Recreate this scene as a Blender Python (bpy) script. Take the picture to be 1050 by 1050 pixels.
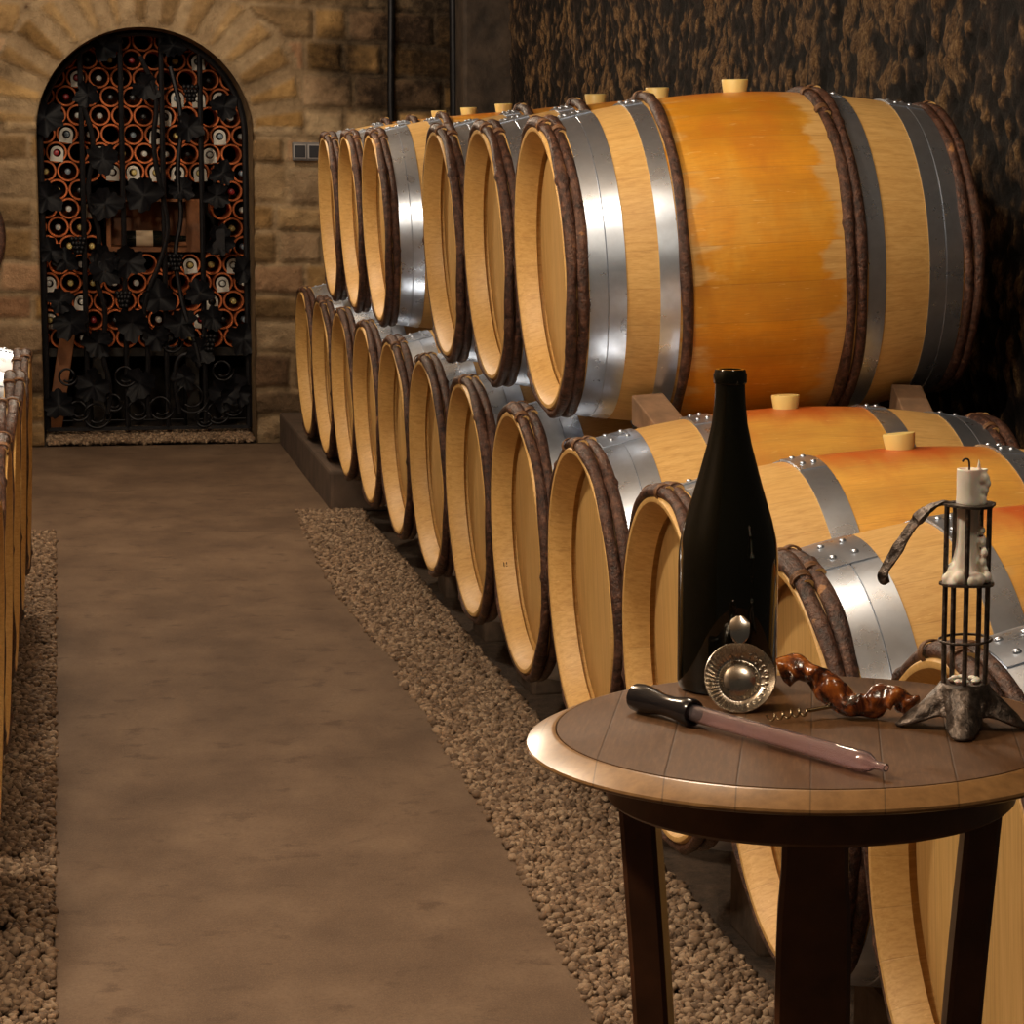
import bpy, bmesh, math, random
import numpy as np
from mathutils import Vector, Matrix, Euler
from bpy_extras.node_shader_utils import PrincipledBSDFWrapper  # noqa
PI = math.pi
random.seed(7); RNG = np.random.default_rng(7)
for o in list(bpy.data.objects): bpy.data.objects.remove(o)
S = bpy.context.scene; COL = S.collection

# ------------------------------------------------------------------ camera
FPX, PPX, YAW, PITCH, ROLL, EYE = 2607.16, 788.7, 0.2725, 0.1374, 0.013, 1.33
fw = Vector((math.sin(YAW)*math.cos(PITCH), math.cos(YAW)*math.cos(PITCH), -math.sin(PITCH)))
r0 = Vector((math.cos(YAW), -math.sin(YAW), 0)); u0 = r0.cross(fw)
rr = r0*math.cos(ROLL)+u0*math.sin(ROLL); uu = -r0*math.sin(ROLL)+u0*math.cos(ROLL)
cd = bpy.data.cameras.new('camera'); cam = bpy.data.objects.new('camera', cd); COL.objects.link(cam)
M = Matrix.Identity(4)
for i in range(3): M[i][0] = rr[i]; M[i][1] = uu[i]; M[i][2] = -fw[i]
M[2][3] = EYE; cam.matrix_world = M
cd.sensor_width = 36; cd.lens = FPX/1050*36; cd.shift_x = -(PPX-525)/1050; cd.clip_start = .02; cd.clip_end = 60
S.camera = cam

# ------------------------------------------------------------------ world, lamps, exposure
W = bpy.data.worlds.new('world'); S.world = W; W.use_nodes = True
W.node_tree.nodes['Background'].inputs[0].default_value = (1, .80, .60, 1)
W.node_tree.nodes['Background'].inputs[1].default_value = .03
S.view_settings.view_transform = 'Standard'; S.view_settings.look = 'None'
S.view_settings.exposure = 0.0; S.view_settings.gamma = 1
def lamp(name, loc, power, col, rad=.06):
    l = bpy.data.lights.new(name, 'POINT'); l.energy = power; l.color = col; l.shadow_soft_size = rad
    o = bpy.data.objects.new(name, l); o.location = loc; COL.objects.link(o); return o
WARM = (1, .855, .66)
lamp('ceiling_lamp', (-.30, 4.4, 2.38), 95, WARM, .07)
lamp('ceiling_lamp', (-.80, 2.2, 2.30), 85, WARM, .08)
lamp('ceiling_lamp', (.72, 3.72, 2.35), 30, WARM, .10)
lamp('ceiling_lamp', (.82, 1.25, 2.35), 17, WARM, .10)
lamp('ceiling_lamp', (-.10, 8.3, 2.42), 88, WARM, .07)
lamp('ceiling_lamp', (.30, 10.5, 2.42), 44, WARM, .07)

# ------------------------------------------------------------------ helpers: objects
def tag(o, label=None, cat=None, group=None, kind=None):
    if label: o['label'] = label
    if cat: o['category'] = cat
    if group: o['group'] = group
    if kind: o['kind'] = kind
    return o
def empty(name, loc=(0, 0, 0), rot=(0, 0, 0)):
    o = bpy.data.objects.new(name, None); o.empty_display_size = .05; o.location = loc; o.rotation_euler = rot
    COL.objects.link(o); return o
def link(name, me, mats=None, parent=None, loc=None, rot=None):
    if mats is not None:
        me.materials.clear()
        for m in (mats if isinstance(mats, (list, tuple)) else [mats]): me.materials.append(m)
    o = bpy.data.objects.new(name, me); COL.objects.link(o)
    if parent: o.parent = parent
    if loc is not None: o.location = loc
    if rot is not None: o.rotation_euler = rot
    return o
def copy_tree(o, parent=None):
    c = o.copy(); COL.objects.link(c)
    if parent: c.parent = parent
    for ch in list(o.children): copy_tree(ch, c)
    return c
class MB:
    """collects verts / faces for one mesh"""
    def __init__(s): s.v = []; s.f = []; s.m = []; s.mi = 0
    def add(s, vs, fs, mi=None):
        b = len(s.v); s.v += [tuple(p) for p in vs]; s.f += [tuple(i+b for i in f) for f in fs]
        s.m += [s.mi if mi is None else mi]*len(fs)
    def grid(s, rows, closed_u=False, closed_v=False, mi=None, flip=False):
        nr = len(rows); nc = len(rows[0]); fs = []
        for i in range(nr if closed_u else nr-1):
            for j in range(nc if closed_v else nc-1):
                a, b, c, d = i*nc+j, i*nc+(j+1) % nc, ((i+1) % nr)*nc+(j+1) % nc, ((i+1) % nr)*nc+j
                fs.append((d, c, b, a) if flip else (a, b, c, d))
        s.add([p for r in rows for p in r], fs, mi)
    def lathe(s, prof, n=48, axis='z', org=(0, 0, 0), mi=None, cap=False):
        rows = []
        for (a, r) in prof:
            row = []
            for k in range(n):
                t = 2*PI*k/n; c, q = r*math.cos(t), r*math.sin(t)
                p = {'z': (c, q, a), 'x': (a, c, q), 'y': (q, a, c)}[axis]
                row.append((p[0]+org[0], p[1]+org[1], p[2]+org[2]))
            rows.append(row)
        b = len(s.v); s.grid(rows, closed_v=True, mi=mi, flip=True)
        if cap:
            k0 = s.mi if mi is None else mi
            s.f.append(tuple(b+k for k in range(n))[::-1]); s.m.append(k0)
            e = b+(len(prof)-1)*n; s.f.append(tuple(e+k for k in range(n))); s.m.append(k0)
    def tube(s, pts, rad, n=12, closed=False, cap=True, mi=None, capmi=None, flat=1.0, up=None):
        pts = [Vector(p) for p in pts]; N = len(pts); rows = []; nrm = None
        for i in range(N):
            a = pts[i-1] if (i or closed) else pts[i]; b = pts[(i+1) % N] if (i < N-1 or closed) else pts[i]
            t = (b-a).normalized()
            if nrm is None:
                nrm = Vector(up) if up else (Vector((0, 0, 1)) if abs(t.z) < .9 else Vector((1, 0, 0)))
            nrm = (nrm-t*nrm.dot(t)).normalized(); bn = t.cross(nrm)
            r = rad(i/(N-1)) if callable(rad) else (rad[i] if isinstance(rad, (list, tuple)) else rad)
            rows.append([pts[i]+(nrm*math.cos(2*PI*k/n)*flat+bn*math.sin(2*PI*k/n))*r for k in range(n)])
        b0 = len(s.v); s.grid(rows, closed_u=closed, closed_v=True, mi=mi)
        if cap and not closed:
            cm = capmi if capmi is not None else (s.mi if mi is None else mi)
            s.f.append(tuple(b0+k for k in range(n))[::-1]); s.m.append(cm)
            e = b0+(N-1)*n; s.f.append(tuple(e+k for k in range(n))); s.m.append(cm)
    def box(s, lo, hi, mi=None, mat=None):
        x0, y0, z0 = lo; x1, y1, z1 = hi
        vs = [(x0, y0, z0), (x1, y0, z0), (x1, y1, z0), (x0, y1, z0), (x0, y0, z1), (x1, y0, z1), (x1, y1, z1), (x0, y1, z1)]
        if mat is not None: vs = [mat @ Vector(v) for v in vs]
        s.add(vs, [(0, 3, 2, 1), (4, 5, 6, 7), (0, 1, 5, 4), (1, 2, 6, 5), (2, 3, 7, 6), (3, 0, 4, 7)], mi)
    def sphere(s, c, r, n=14, sc=(1, 1, 1), mi=None):
        rows = [[(c[0]+r*sc[0]*math.sin(PI*i/n)*math.cos(2*PI*k/(2*n)), c[1]+r*sc[1]*math.sin(PI*i/n)*math.sin(2*PI*k/(2*n)),
                  c[2]+r*sc[2]*math.cos(PI*i/n)) for k in range(2*n)] for i in range(n+1)]
        s.grid(rows, closed_v=True, mi=mi, flip=False)
    def mesh(s, name, smooth=True, angle=40, weld=True):
        me = bpy.data.meshes.new(name); me.from_pydata(s.v, [], s.f); me.update()
        me.polygons.foreach_set('material_index', s.m)
        if weld:
            bm = bmesh.new(); bm.from_mesh(me); bmesh.ops.remove_doubles(bm, verts=bm.verts, dist=1e-6)
            bmesh.ops.recalc_face_normals(bm, faces=bm.faces); bm.to_mesh(me); bm.free()
        if smooth:
            me.polygons.foreach_set('use_smooth', [True]*len(me.polygons))
            try: me.set_sharp_from_angle(angle=math.radians(angle))
            except Exception: pass
        return me
    def obj(s, name, mats, parent=None, loc=None, rot=None, smooth=True, angle=40):
        return link(name, s.mesh(name, smooth, angle), mats, parent, loc, rot)
def bevel(o, w, seg=2):
    b = o.modifiers.new('b', 'BEVEL'); b.width = w; b.segments = seg; b.limit_method = 'ANGLE'; return o
def chaikin(pts, n=2):
    pts = [Vector(p) for p in pts]
    for _ in range(n):
        q = [pts[0]]
        for a, b in zip(pts, pts[1:]): q += [a*.75+b*.25, a*.25+b*.75]
        pts = q+[pts[-1]]
    return pts

# numpy value noise
_LAT = RNG.random((256, 256))
def vnoise(x, y):
    xi = np.floor(x).astype(int); yi = np.floor(y).astype(int); fx = x-xi; fy = y-yi
    fx = fx*fx*(3-2*fx); fy = fy*fy*(3-2*fy); g = lambda a, b: _LAT[a % 256, b % 256]
    return (g(xi, yi)*(1-fx)+g(xi+1, yi)*fx)*(1-fy)+(g(xi, yi+1)*(1-fx)+g(xi+1, yi+1)*fx)*fy
def fbm(x, y, oct=4, gain=.5):
    s = 0; a = 1; t = 0
    for i in range(oct): s = s+a*vnoise(x*2**i+17.3*i, y*2**i+5.1*i); t += a; a *= gain
    return s/t

# ------------------------------------------------------------------ helpers: materials
class NT:
    def __init__(s, name):
        s.mat = bpy.data.materials.new(name); s.mat.use_nodes = True; s.t = s.mat.node_tree
        s.b = s.t.nodes['Principled BSDF']; s.out = s.t.nodes['Material Output']
    def n(s, typ, props=None, **ins):
        nd = s.t.nodes.new('ShaderNode'+typ)
        for k, v in (props or {}).items(): setattr(nd, k, v)
        for k, v in ins.items():
            k2 = int(k[1:]) if k[0] == '_' else k.replace('_', ' ')
            s.set(nd.inputs[k2], v)
        return nd
    def set(s, inp, v):
        if isinstance(v, bpy.types.NodeSocket): s.t.links.new(v, inp)
        elif isinstance(v, bpy.types.Node): s.t.links.new(v.outputs[0], inp)
        else:
            if isinstance(v, (tuple, list)) and len(v) == 3 and inp.type == 'RGBA': v = (*v, 1)
            inp.default_value = v
    def bs(s, **k):
        for a, v in k.items(): s.set(s.b.inputs[a.replace('_', ' ')], v)
    def m(s, op, a, b=0.0, c=0.0): return s.n('Math', dict(operation=op), _0=a, _1=b, _2=c).outputs[0]
    def noise(s, vec, scale, detail=3, rough=.55, w=None, dist=0):
        nd = s.n('TexNoise', dict(noise_dimensions='4D' if w is not None else '3D'), Vector=vec, Scale=scale, Detail=detail, Roughness=rough, Distortion=dist)
        if w is not None: s.set(nd.inputs['W'], w)
        return nd.outputs[0]
    def mapr(s, v, a, b, c=0.0, d=1.0, smooth=True):
        return s.n('MapRange', dict(interpolation_type='SMOOTHSTEP' if smooth else 'LINEAR'), Value=v, _1=a, _2=b, _3=c, _4=d).outputs[0]
    def mix(s, f, a, b, mode='MIX'):
        nd = s.n('Mix', dict(data_type='RGBA', blend_type=mode)); s.set(nd.inputs[0], f); s.set(nd.inputs[6], a); s.set(nd.inputs[7], b)
        return nd.outputs[2]
    def ramp(s, f, stops):
        nd = s.n('ValToRGB', Fac=f); e = nd.color_ramp.elements
        while len(e) < len(stops): e.new(.5)
        for q, (p, c) in zip(e, stops): q.position = p; q.color = (*c, 1)
        return nd.outputs[0]
    def obj(s): return s.n('TexCoord').outputs['Object']
    def sep(s, v): return s.n('SeparateXYZ', Vector=v).outputs
    def vscale(s, v, sc): return s.n('VectorMath', dict(operation='MULTIPLY'), _0=v, _1=sc).outputs[0]
    def rnd(s): return s.n('ObjectInfo').outputs['Random']
    def bump(s, h, strength=.3, dist=.01):
        s.set(s.b.inputs['Normal'], s.n('Bump', Strength=strength, Distance=dist, Height=h))
def simple(name, col, rough=.5, metal=0.0, var=.25, scale=30, bump=0, bd=.003, spec=.5):
    t = NT(name); v = t.obj(); n = t.noise(v, scale, 4)
    c2 = tuple(x*(1-var) for x in col); c1 = tuple(min(1, x*(1+var)) for x in col)
    t.bs(Base_Color=t.ramp(n, [(.3, c2), (.7, c1)]), Roughness=rough, Metallic=metal); t.b.inputs['Specular IOR Level'].default_value = spec
    if bump: t.bump(n, bump, bd)
    return t.mat

BL = .875   # barrel length
def stave_mat(name, oil_col, oil_str, half, red, lside=1.0):
    t = NT(name); v = t.obj(); x, y, z = t.sep(v)[:3]; R = t.m('MULTIPLY', t.rnd(), 37.0)
    ang = t.m('ARCTAN2', y, z); u = t.m('MULTIPLY', ang, 27/(2*PI)); u = t.m('ADD', u, t.m('MULTIPLY', t.noise(v, 1.5, 1), .3))
    sid = t.m('FLOOR', u); fr = t.m('FRACT', u)
    wn = t.n('TexWhiteNoise', dict(noise_dimensions='2D'), Vector=t.n('CombineXYZ', X=sid, Y=R)).outputs[0]
    seam = t.m('MINIMUM', t.mapr(fr, 0, .022), t.mapr(fr, 1, .978))
    g = t.noise(t.vscale(v, (2.2, 95, 95)), 1.5, 5, .6, w=R)
    g2 = t.noise(t.vscale(v, (.8, 6, 6)), 2.0, 3, .5, w=t.m('ADD', R, 5.0))
    fg = t.noise(t.vscale(v, (9, 260, 260)), 1.5, 3, .6, w=R)
    pale = t.ramp(t.m('ADD', t.m('MULTIPLY', g, .6), t.m('MULTIPLY', fg, .4)), [(.32, (.44, .245, .075)), (.5, (.62, .385, .135)), (.68, (.74, .50, .205))])
    pale = t.mix(t.m('MULTIPLY', g2, .4), pale, (.56, .31, .085))
    oil = t.ramp(g2, [(.3, tuple(c*.72 for c in oil_col)), (.55, oil_col), (.8, tuple(min(1, c*1.25) for c in oil_col))])
    st = t.noise(t.vscale(v, (5.5, 3.2, 3.2)), 1.7, 5, .62, w=t.m('ADD', R, 2.0))
    oil = t.mix(t.mapr(st, .48, .68, 0, .6), oil, tuple(c*k for c, k in zip(oil_col, (.80, .55, .45))))
    oil = t.mix(t.mapr(st, .50, .32, 0, .4), oil, (.78, .46, .075))
    oil = t.mix(t.m('MULTIPLY', t.mapr(fg, .4, .7), .34), oil, (.36, .13, .02))
    a0 = t.m('SUBTRACT', x, BL/2); a = t.m('MAXIMUM', a0, t.m('MULTIPLY', a0, -lside))
    edge = t.m('ADD', a, t.m('MULTIPLY', t.m('SUBTRACT', wn, .5), .035))
    edge = t.m('ADD', edge, t.m('MULTIPLY', t.m('SUBTRACT', t.noise(t.vscale(v, (1.5, 4, 4)), 5, 4, .6, w=R), .5), .16))
    mask = t.m('MULTIPLY', t.mapr(edge, half+.008, half-.018), oil_str)
    col = t.mix(mask, pale, oil)
    # red wine spilled round the bung hole
    db = t.n('VectorMath', dict(operation='DISTANCE'), _0=t.vscale(v, (.62, 1, 1)), _1=(BL/2*.62, 0, .35)).outputs[1]
    db = t.m('ADD', db, t.m('MULTIPLY', t.m('SUBTRACT', t.noise(t.vscale(v, (6, 2, 2)), 3, 4, .6, w=R), .5), .16))
    col = t.mix(t.m('MULTIPLY', t.mapr(db, .155, .02), red), col, (.50, .075, .010))
    # per-stave tone, seams, little marks
    col = t.mix(t.m('MULTIPLY', t.m('ABSOLUTE', t.m('SUBTRACT', wn, .5)), .36), col, (.50, .25, .06))
    col = t.mix(t.m('MULTIPLY', t.m('SUBTRACT', 1.0, seam), .20), col, (.20, .09, .03))
    fl = t.noise(t.vscale(v, (16, 130, 130)), 1.3, 2, .5, w=t.m('ADD', R, 9.0), dist=1.2)
    col = t.mix(t.mapr(fl, .66, .74, 0, .4), col, (.86, .62, .28))
    t.bs(Base_Color=col, Roughness=t.m('SUBTRACT', .5, t.m('MULTIPLY', mask, .12)))
    t.bump(t.m('ADD', t.m('MULTIPLY', fg, .25), seam), .2, .0010)
    return t.mat
M_STAVE_LOW = stave_mat('oak_staves', (.70, .36, .060), .85, .175, .95)
M_STAVE_UP = stave_mat('oiled_oak_staves', (.66, .275, .012), .97, .097, .55, .50)
def head_mat():
    t = NT('oak_head'); v = t.obj(); x, y, z = t.sep(v)[:3]; R = t.m('MULTIPLY', t.rnd(), 31.0)
    u = t.m('MULTIPLY', y, 10.5); sid = t.m('FLOOR', u); fr = t.m('FRACT', u)
    wn = t.n('TexWhiteNoise', dict(noise_dimensions='2D'), Vector=t.n('CombineXYZ', X=sid, Y=R)).outputs[0]
    seam = t.m('MINIMUM', t.mapr(fr, 0, .03), t.mapr(fr, 1, .97))
    g = t.noise(t.vscale(v, (90, 90, 3.5)), 1.6, 5, .65, w=R)
    col = t.ramp(g, [(.3, (.46, .27, .085)), (.5, (.60, .375, .130)), (.7, (.70, .465, .19))])
    col = t.mix(t.m('MULTIPLY', wn, .40), col, (.54, .31, .11))
    col = t.mix(t.m('MULTIPLY', t.m('SUBTRACT', 1.0, seam), .25), col, (.2, .09, .03))
    t.bs(Base_Color=col, Roughness=.5); t.bump(t.m('ADD', t.m('MULTIPLY', g, .25), seam), .2, .0012); return t.mat
M_HEAD = head_mat()
def galv():
    t = NT('galvanised_steel'); v = t.obj(); R = t.m('MULTIPLY', t.rnd(), 13.0)
    n = t.noise(v, 20, 4, .55, w=R); n2 = t.noise(t.vscale(v, (240, 8, 8)), 1, 2, .5, w=R)
    c = t.ramp(n, [(.3, (.46, .52, .62)), (.55, (.58, .65, .77)), (.8, (.70, .77, .88))])
    t.bs(Base_Color=c, Metallic=.92, Roughness=t.mapr(n, .3, .75, .36, .24)); return t.mat
M_STEEL = galv()
def bark():
    t = NT('chestnut_bark'); v = t.obj(); R = t.m('MULTIPLY', t.rnd(), 11.0)
    n = t.noise(v, 75, 5, .7, w=R); n2 = t.noise(v, 16, 4, .65, w=t.m('ADD', R, 3.0)); n3 = t.noise(v, 190, 3, .6, w=R)
    c = t.ramp(n, [(.34, (.010, .004, .003)), (.47, (.046, .017, .010)), (.60, (.11, .045, .026)), (.74, (.25, .13, .080))])
    c = t.mix(t.mapr(n2, .52, .68, 0, .5), c, (.17, .080, .048))
    c = t.mix(t.mapr(n2, .66, .70, 0, .85), c, (.40, .19, .07))
    t.bs(Base_Color=c, Roughness=.5); t.bump(t.m('ADD', n, t.m('MULTIPLY', n3, .5)), 1.0, .006); return t.mat
M_BARK = bark()
M_CUT = simple('split_wood', (.62, .38, .14), .6, var=.3, scale=60)
M_WICKER = simple('wicker_binding', (.16, .075, .032), .55, var=.4, scale=80)
M_BUNG = NT('silicone_bung'); M_BUNG.bs(Base_Color=(.80, .60, .22, 1), Roughness=.4, Subsurface_Weight=.25, Subsurface_Scale=.01)
M_BUNG.b.inputs['Subsurface Radius'].default_value = (1, .7, .3); M_BUNG = M_BUNG.mat
M_WEDGE = simple('grey_weathered_wood', (.22, .13, .075), .7, var=.35, scale=18, bump=.4)
M_IRON = simple('black_wrought_iron', (.012, .011, .013), .5, .6, var=.4, scale=40, bump=.3)
M_LEAFIRON = simple('dusty_black_iron_leaf', (.005, .005, .007), .6, .0, var=.5, scale=30, bump=.4, spec=.22)
M_TERRA = simple('terracotta', (.62, .155, .042), .75, var=.35, scale=25, bump=.3)
M_PLANK = simple('orange_brown_plank', (.26, .09, .025), .6, var=.4, scale=12, bump=.3)
M_DARKWOOD = simple('black_old_wood', (.02, .014, .010), .7, var=.4, scale=14, bump=.3)
M_PAPER = simple('white_paper', (.72, .66, .58), .7, var=.08, scale=40)
M_CREAM = simple('cream_paper_label', (.78, .58, .38), .7, var=.06, scale=40)
M_CONC = simple('rough_concrete', (.10, .066, .044), .85, var=.45, scale=14, bump=.7, bd=.008)
M_KERB = simple('kerb_concrete', (.095, .062, .043), .85, var=.3, scale=10, bump=.5, bd=.006)

# ------------------------------------------------------------------ the room
def wall_colour(name, dark, mid, light, rough=.85, ns=3.0, bs=.9):
    t = NT(name); v = t.obj(); a = t.n('Attribute', dict(attribute_name='tone')).outputs['Fac']
    n = t.noise(v, ns*12, 7, .72); n2 = t.noise(v, ns, 4, .6)
    c = t.ramp(t.m('ADD', t.m('MULTIPLY', a, .65), t.m('MULTIPLY', n, .35)), [(.18, dark), (.48, mid), (.82, light)])
    c = t.mix(t.mapr(n2, .56, .74, 0, .5), c, tuple(x*.36 for x in mid))
    t.bs(Base_Color=c, Roughness=rough); t.b.inputs['Specular IOR Level'].default_value = .25; t.bump(n, bs, .02); return t
# far wall: height field of coursed stones around the arch
AX, AR, ASP, WY = .389, .474, 1.413, 11.95
def far_wall():
    x0, x1, z1, st = -1.35, 2.10, 2.62, .0125
    xs = np.arange(x0, x1, st); zs = np.arange(0, z1, st); X, Z = np.meshgrid(xs, zs)
    rs = np.random.default_rng(3)
    edges = [0]
    while edges[-1] < z1: edges.append(edges[-1]+rs.uniform(.11, .19))
    wob = (fbm(X*2.2, Z*2.2, 3)-.5)*.05
    Zw = Z+wob; Xw = X+(fbm(X*3+40, Z*3, 3)-.5)*.05
    ci = np.clip(np.searchsorted(edges, Zw.ravel()).reshape(Z.shape)-1, 0, len(edges)-2)
    e = np.array(edges); dz = np.minimum(Zw-e[ci], e[np.clip(ci+1, 0, len(e)-1)]-Zw)
    hue = np.full_like(X, .5); tone = np.zeros_like(X); off = np.zeros_like(X); dx = np.full_like(X, 9.)
    for c in range(len(edges)-1):
        b = [x0-.5]
        while b[-1] < x1+.3: b.append(b[-1]+rs.uniform(.16, .42))
        b = np.array(b); q = ci == c; k = np.clip(np.searchsorted(b, Xw[q])-1, 0, len(b)-2)
        dx[q] = np.minimum(Xw[q]-b[k], b[k+1]-Xw[q])
        tone[q] = rs.uniform(.22, .95, len(b))[k]; hue[q] = rs.uniform(0, 1, len(b))[k]; off[q] = rs.uniform(-.012, .016, len(b))[k]
    d = np.minimum(dx, dz)
    # thin voussoirs, laid like a fan with fat mortar
    rx, rz = Xw-AX, Zw-ASP; rad = np.hypot(rx, rz); th = np.arctan2(rz, rx)
    fan = (rad < AR+.235+.05*vnoise(th*6, th*0)) & (th > .06) & (th < PI-.06)
    na = 15; k = np.floor(th/PI*na).astype(int); fr = th/PI*na-k
    da = np.minimum(fr-.0, 1.0-fr)*PI/na*rad-.015-.014*np.array(rs.random(64))[np.clip(k, 0, 63)]
    d = np.where(fan, np.minimum(da, np.minimum(rad-AR, AR+.24-rad)), d)
    vt = rs.uniform(.35, .80, 64)
    hue = np.where(fan, np.array(rs.uniform(0, .3, 64))[np.clip(k, 0, 63)], hue); tone = np.where(fan, vt[np.clip(k, 0, 63)], tone); off = np.where(fan, 0, off)
    m = np.clip((d-.004)/.020, 0, 1); m = m*m*(3-2*m)
    n1 = fbm(X*9, Z*9, 4); n2 = fbm(X*34, Z*34, 3)
    h = m*(.022+off)+(n1-.5)*.028+(n2-.5)*.012
    tone = (m*tone+(1-m)*.66)*(.55+.9*n1)*(.75+.5*n2); hue = m*hue+(1-m)*.6
    stain = np.clip((X-.95)/.7, 0, 1)*np.clip((Z-1.15)/.5, 0, 1)       # old black mould at the upper right
    mould = np.clip((fbm(X*5+9, Z*5, 4)-.62+.55*stain)*4, 0, 1)*np.clip(stain*2, 0, 1)
    mould = np.maximum(mould, (1-m)*np.clip(stain*1.6, 0, 1))
    base = np.clip((fbm(X*4+3, Z*6, 4)-.50)*5, 0, 1)*np.clip((.75-Z)/.5, 0, 1)*.45
    tone = tone*(1-.92*mould)*(1-base)
    V = np.stack([X, WY-h, Z], -1)
    inside = lambda px, pz: (np.abs(px-AX) < AR) & ((pz < ASP) | (np.hypot(px-AX, pz-ASP) < AR))
    # snap verts near the opening onto it
    cx, cz = X, Z; ins = inside(cx, cz)
    nz, nx = X.shape; I = np.arange(nz*nx).reshape(nz, nx)
    q = np.stack([I[:-1, :-1], I[:-1, 1:], I[1:, 1:], I[1:, :-1]], -1).reshape(-1, 4)
    keep = ins.ravel()[q].sum(1) < 4
    sx, sz = X.copy(), Z.copy(); up = Z > ASP
    r2 = np.maximum(np.hypot(X-AX, Z-ASP), 1e-6); a = ins & up
    sx = np.where(a, AX+(X-AX)/r2*AR, sx); sz = np.where(a, ASP+(Z-ASP)/r2*AR, sz)
    sx = np.where(ins & ~up, AX+np.sign(X-AX)*AR, sx)
    V[..., 0] = sx; V[..., 2] = sz
    verts = V.reshape(-1, 3).tolist(); faces = q[keep].tolist(); tn = np.clip(tone, 0, 1).ravel().tolist(); hu = hue.ravel().tolist()
    # reveal of the opening
    b = len(verts); prof = [(AX-AR, 0.0)]+[(AX-AR, z) for z in np.linspace(.1, ASP, 22)]
    prof += [(AX-AR*math.cos(t), ASP+AR*math.sin(t)) for t in np.linspace(0.05, PI-.05, 46)]
    prof += [(AX+AR, z) for z in np.linspace(ASP, .1, 22)]+[(AX+AR, 0.0)]
    D = [0.03, -.10, -.25, -.40]
    for (px, pz) in prof:
        for dd in D:
            verts.append((px, WY-dd+.0, pz)); tn.append(.30+.3*random.random()); hu.append(.5)
    nd = len(D)
    for i in range(len(prof)-1):
        for j in range(nd-1): a = b+i*nd+j; faces.append((a, a+1, a+nd+1, a+nd))
    me = bpy.data.meshes.new('wall_back'); me.from_pydata(verts, [], faces); me.update()
    at = me.attributes.new('tone', 'FLOAT', 'POINT'); at.data.foreach_set('value', tn)
    at = me.attributes.new('hue', 'FLOAT', 'POINT'); at.data.foreach_set('value', hu)
    me.polygons.foreach_set('use_smooth', [True]*len(me.polygons))
    t = wall_colour('coursed_stone', (.030, .020, .013), (.27, .19, .118), (.54, .405, .262), ns=2.6)
    hv = t.n('Attribute', dict(attribute_name='hue')).outputs['Fac']; old = t.b.inputs['Base Color'].links[0].from_socket
    t.bs(Base_Color=t.mix(1.0, old, t.ramp(hv, [(0, (1.05, .84, .46)), (.35, (1.0, .90, .70)), (.65, (.90, .88, .82)), (1, (1.0, .76, .64))]), 'MULTIPLY'))
    return tag(link('wall_back', me, t.mat), kind='structure')
far_wall()
def side_wall(name, X0, sgn, y0, y1, st, zmax, mat):
    ys = np.arange(y0, y1, st); zs = np.arange(-.02, zmax, st); Y, Z = np.meshgrid(ys, zs)
    wy = (fbm(Y*4+7, Z*4, 3)-.5)*.5; n1 = fbm(Y*2.0+wy, Z*2.0, 4, .55); n2 = fbm(Y*11+wy*9, Z*7, 4, .7); n3 = fbm(Y*36, Z*30, 2, .65)
    h = (n1-.5)*.08+(n2-.5)*.030+(n3-.5)*.024
    V = np.stack([X0-sgn*h, Y, Z], -1)
    nz, ny = Y.shape; I = np.arange(nz*ny).reshape(nz, ny)
    q = np.stack([I[:-1, :-1], I[:-1, 1:], I[1:, 1:], I[1:, :-1]], -1).reshape(-1, 4)
    tone = np.clip(.5+(n2-.5)*1.1+(n3-.5)*1.3, 0, 1)
    me = bpy.data.meshes.new(name); me.from_pydata(V.reshape(-1, 3).tolist(), [], q.tolist()); me.update()
    at = me.attributes.new('tone', 'FLOAT', 'POINT'); at.data.foreach_set('value', tone.ravel().tolist())
    me.polygons.foreach_set('use_smooth', [True]*len(me.polygons))
    return tag(link(name, me, mat), kind='structure')
def mould_mat():
    t = NT('mouldy_rough_stone'); v = t.obj(); a = t.n('Attribute', dict(attribute_name='tone')).outputs['Fac']
    vs = t.vscale(v, (1, 1.35, .6)); n = t.noise(vs, 38, 7, .78); nf = t.noise(v, 130, 4, .7); n2 = t.noise(vs, 9, 6, .72); n3 = t.noise(v, 1.3, 3, .5)
    f = t.m('ADD', t.m('MULTIPLY', a, .4), t.m('ADD', t.m('MULTIPLY', n, .4), t.m('MULTIPLY', nf, .2)))
    c = t.ramp(f, [(.41, (.006, .004, .003)), (.51, (.022, .013, .009)), (.60, (.055, .032, .020)), (.68, (.16, .10, .055))])
    oc = t.ramp(t.m('ADD', t.m('MULTIPLY', n, .6), t.m('MULTIPLY', nf, .4)), [(.40, (.05, .024, .010)), (.50, (.24, .125, .046)), (.62, (.55, .35, .16))])
    k = t.m('ADD', t.m('MULTIPLY', n2, .65), t.m('ADD', t.m('MULTIPLY', a, .45), t.m('MULTIPLY', n3, .45)))
    c = t.mix(t.mapr(k, .80, .96, 0, .8), c, oc)
    t.bs(Base_Color=c, Roughness=.8); t.b.inputs['Specular IOR Level'].default_value = .3; t.bump(t.m('ADD', n, t.m('MULTIPLY', nf, .6)), 1.0, .026); return t.mat
M_MOULD = mould_mat()
side_wall('wall_right', 2.02, 1, 3.2, 12.0, .0125, 2.62, M_MOULD)
mb = MB(); mb.box((-1.42, .0, -.02), (-1.36, 12.0, 2.62)); tag(mb.obj('wall_left', M_CONC, smooth=False), kind='structure')
mb = MB(); mb.box((-1.42, .0, 2.6), (2.1, 13.3, 2.68))
tag(mb.obj('ceiling', simple('limewashed_vault', (.34, .25, .17), .9, var=.3, scale=5, bump=.5), smooth=False), kind='structure')
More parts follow.
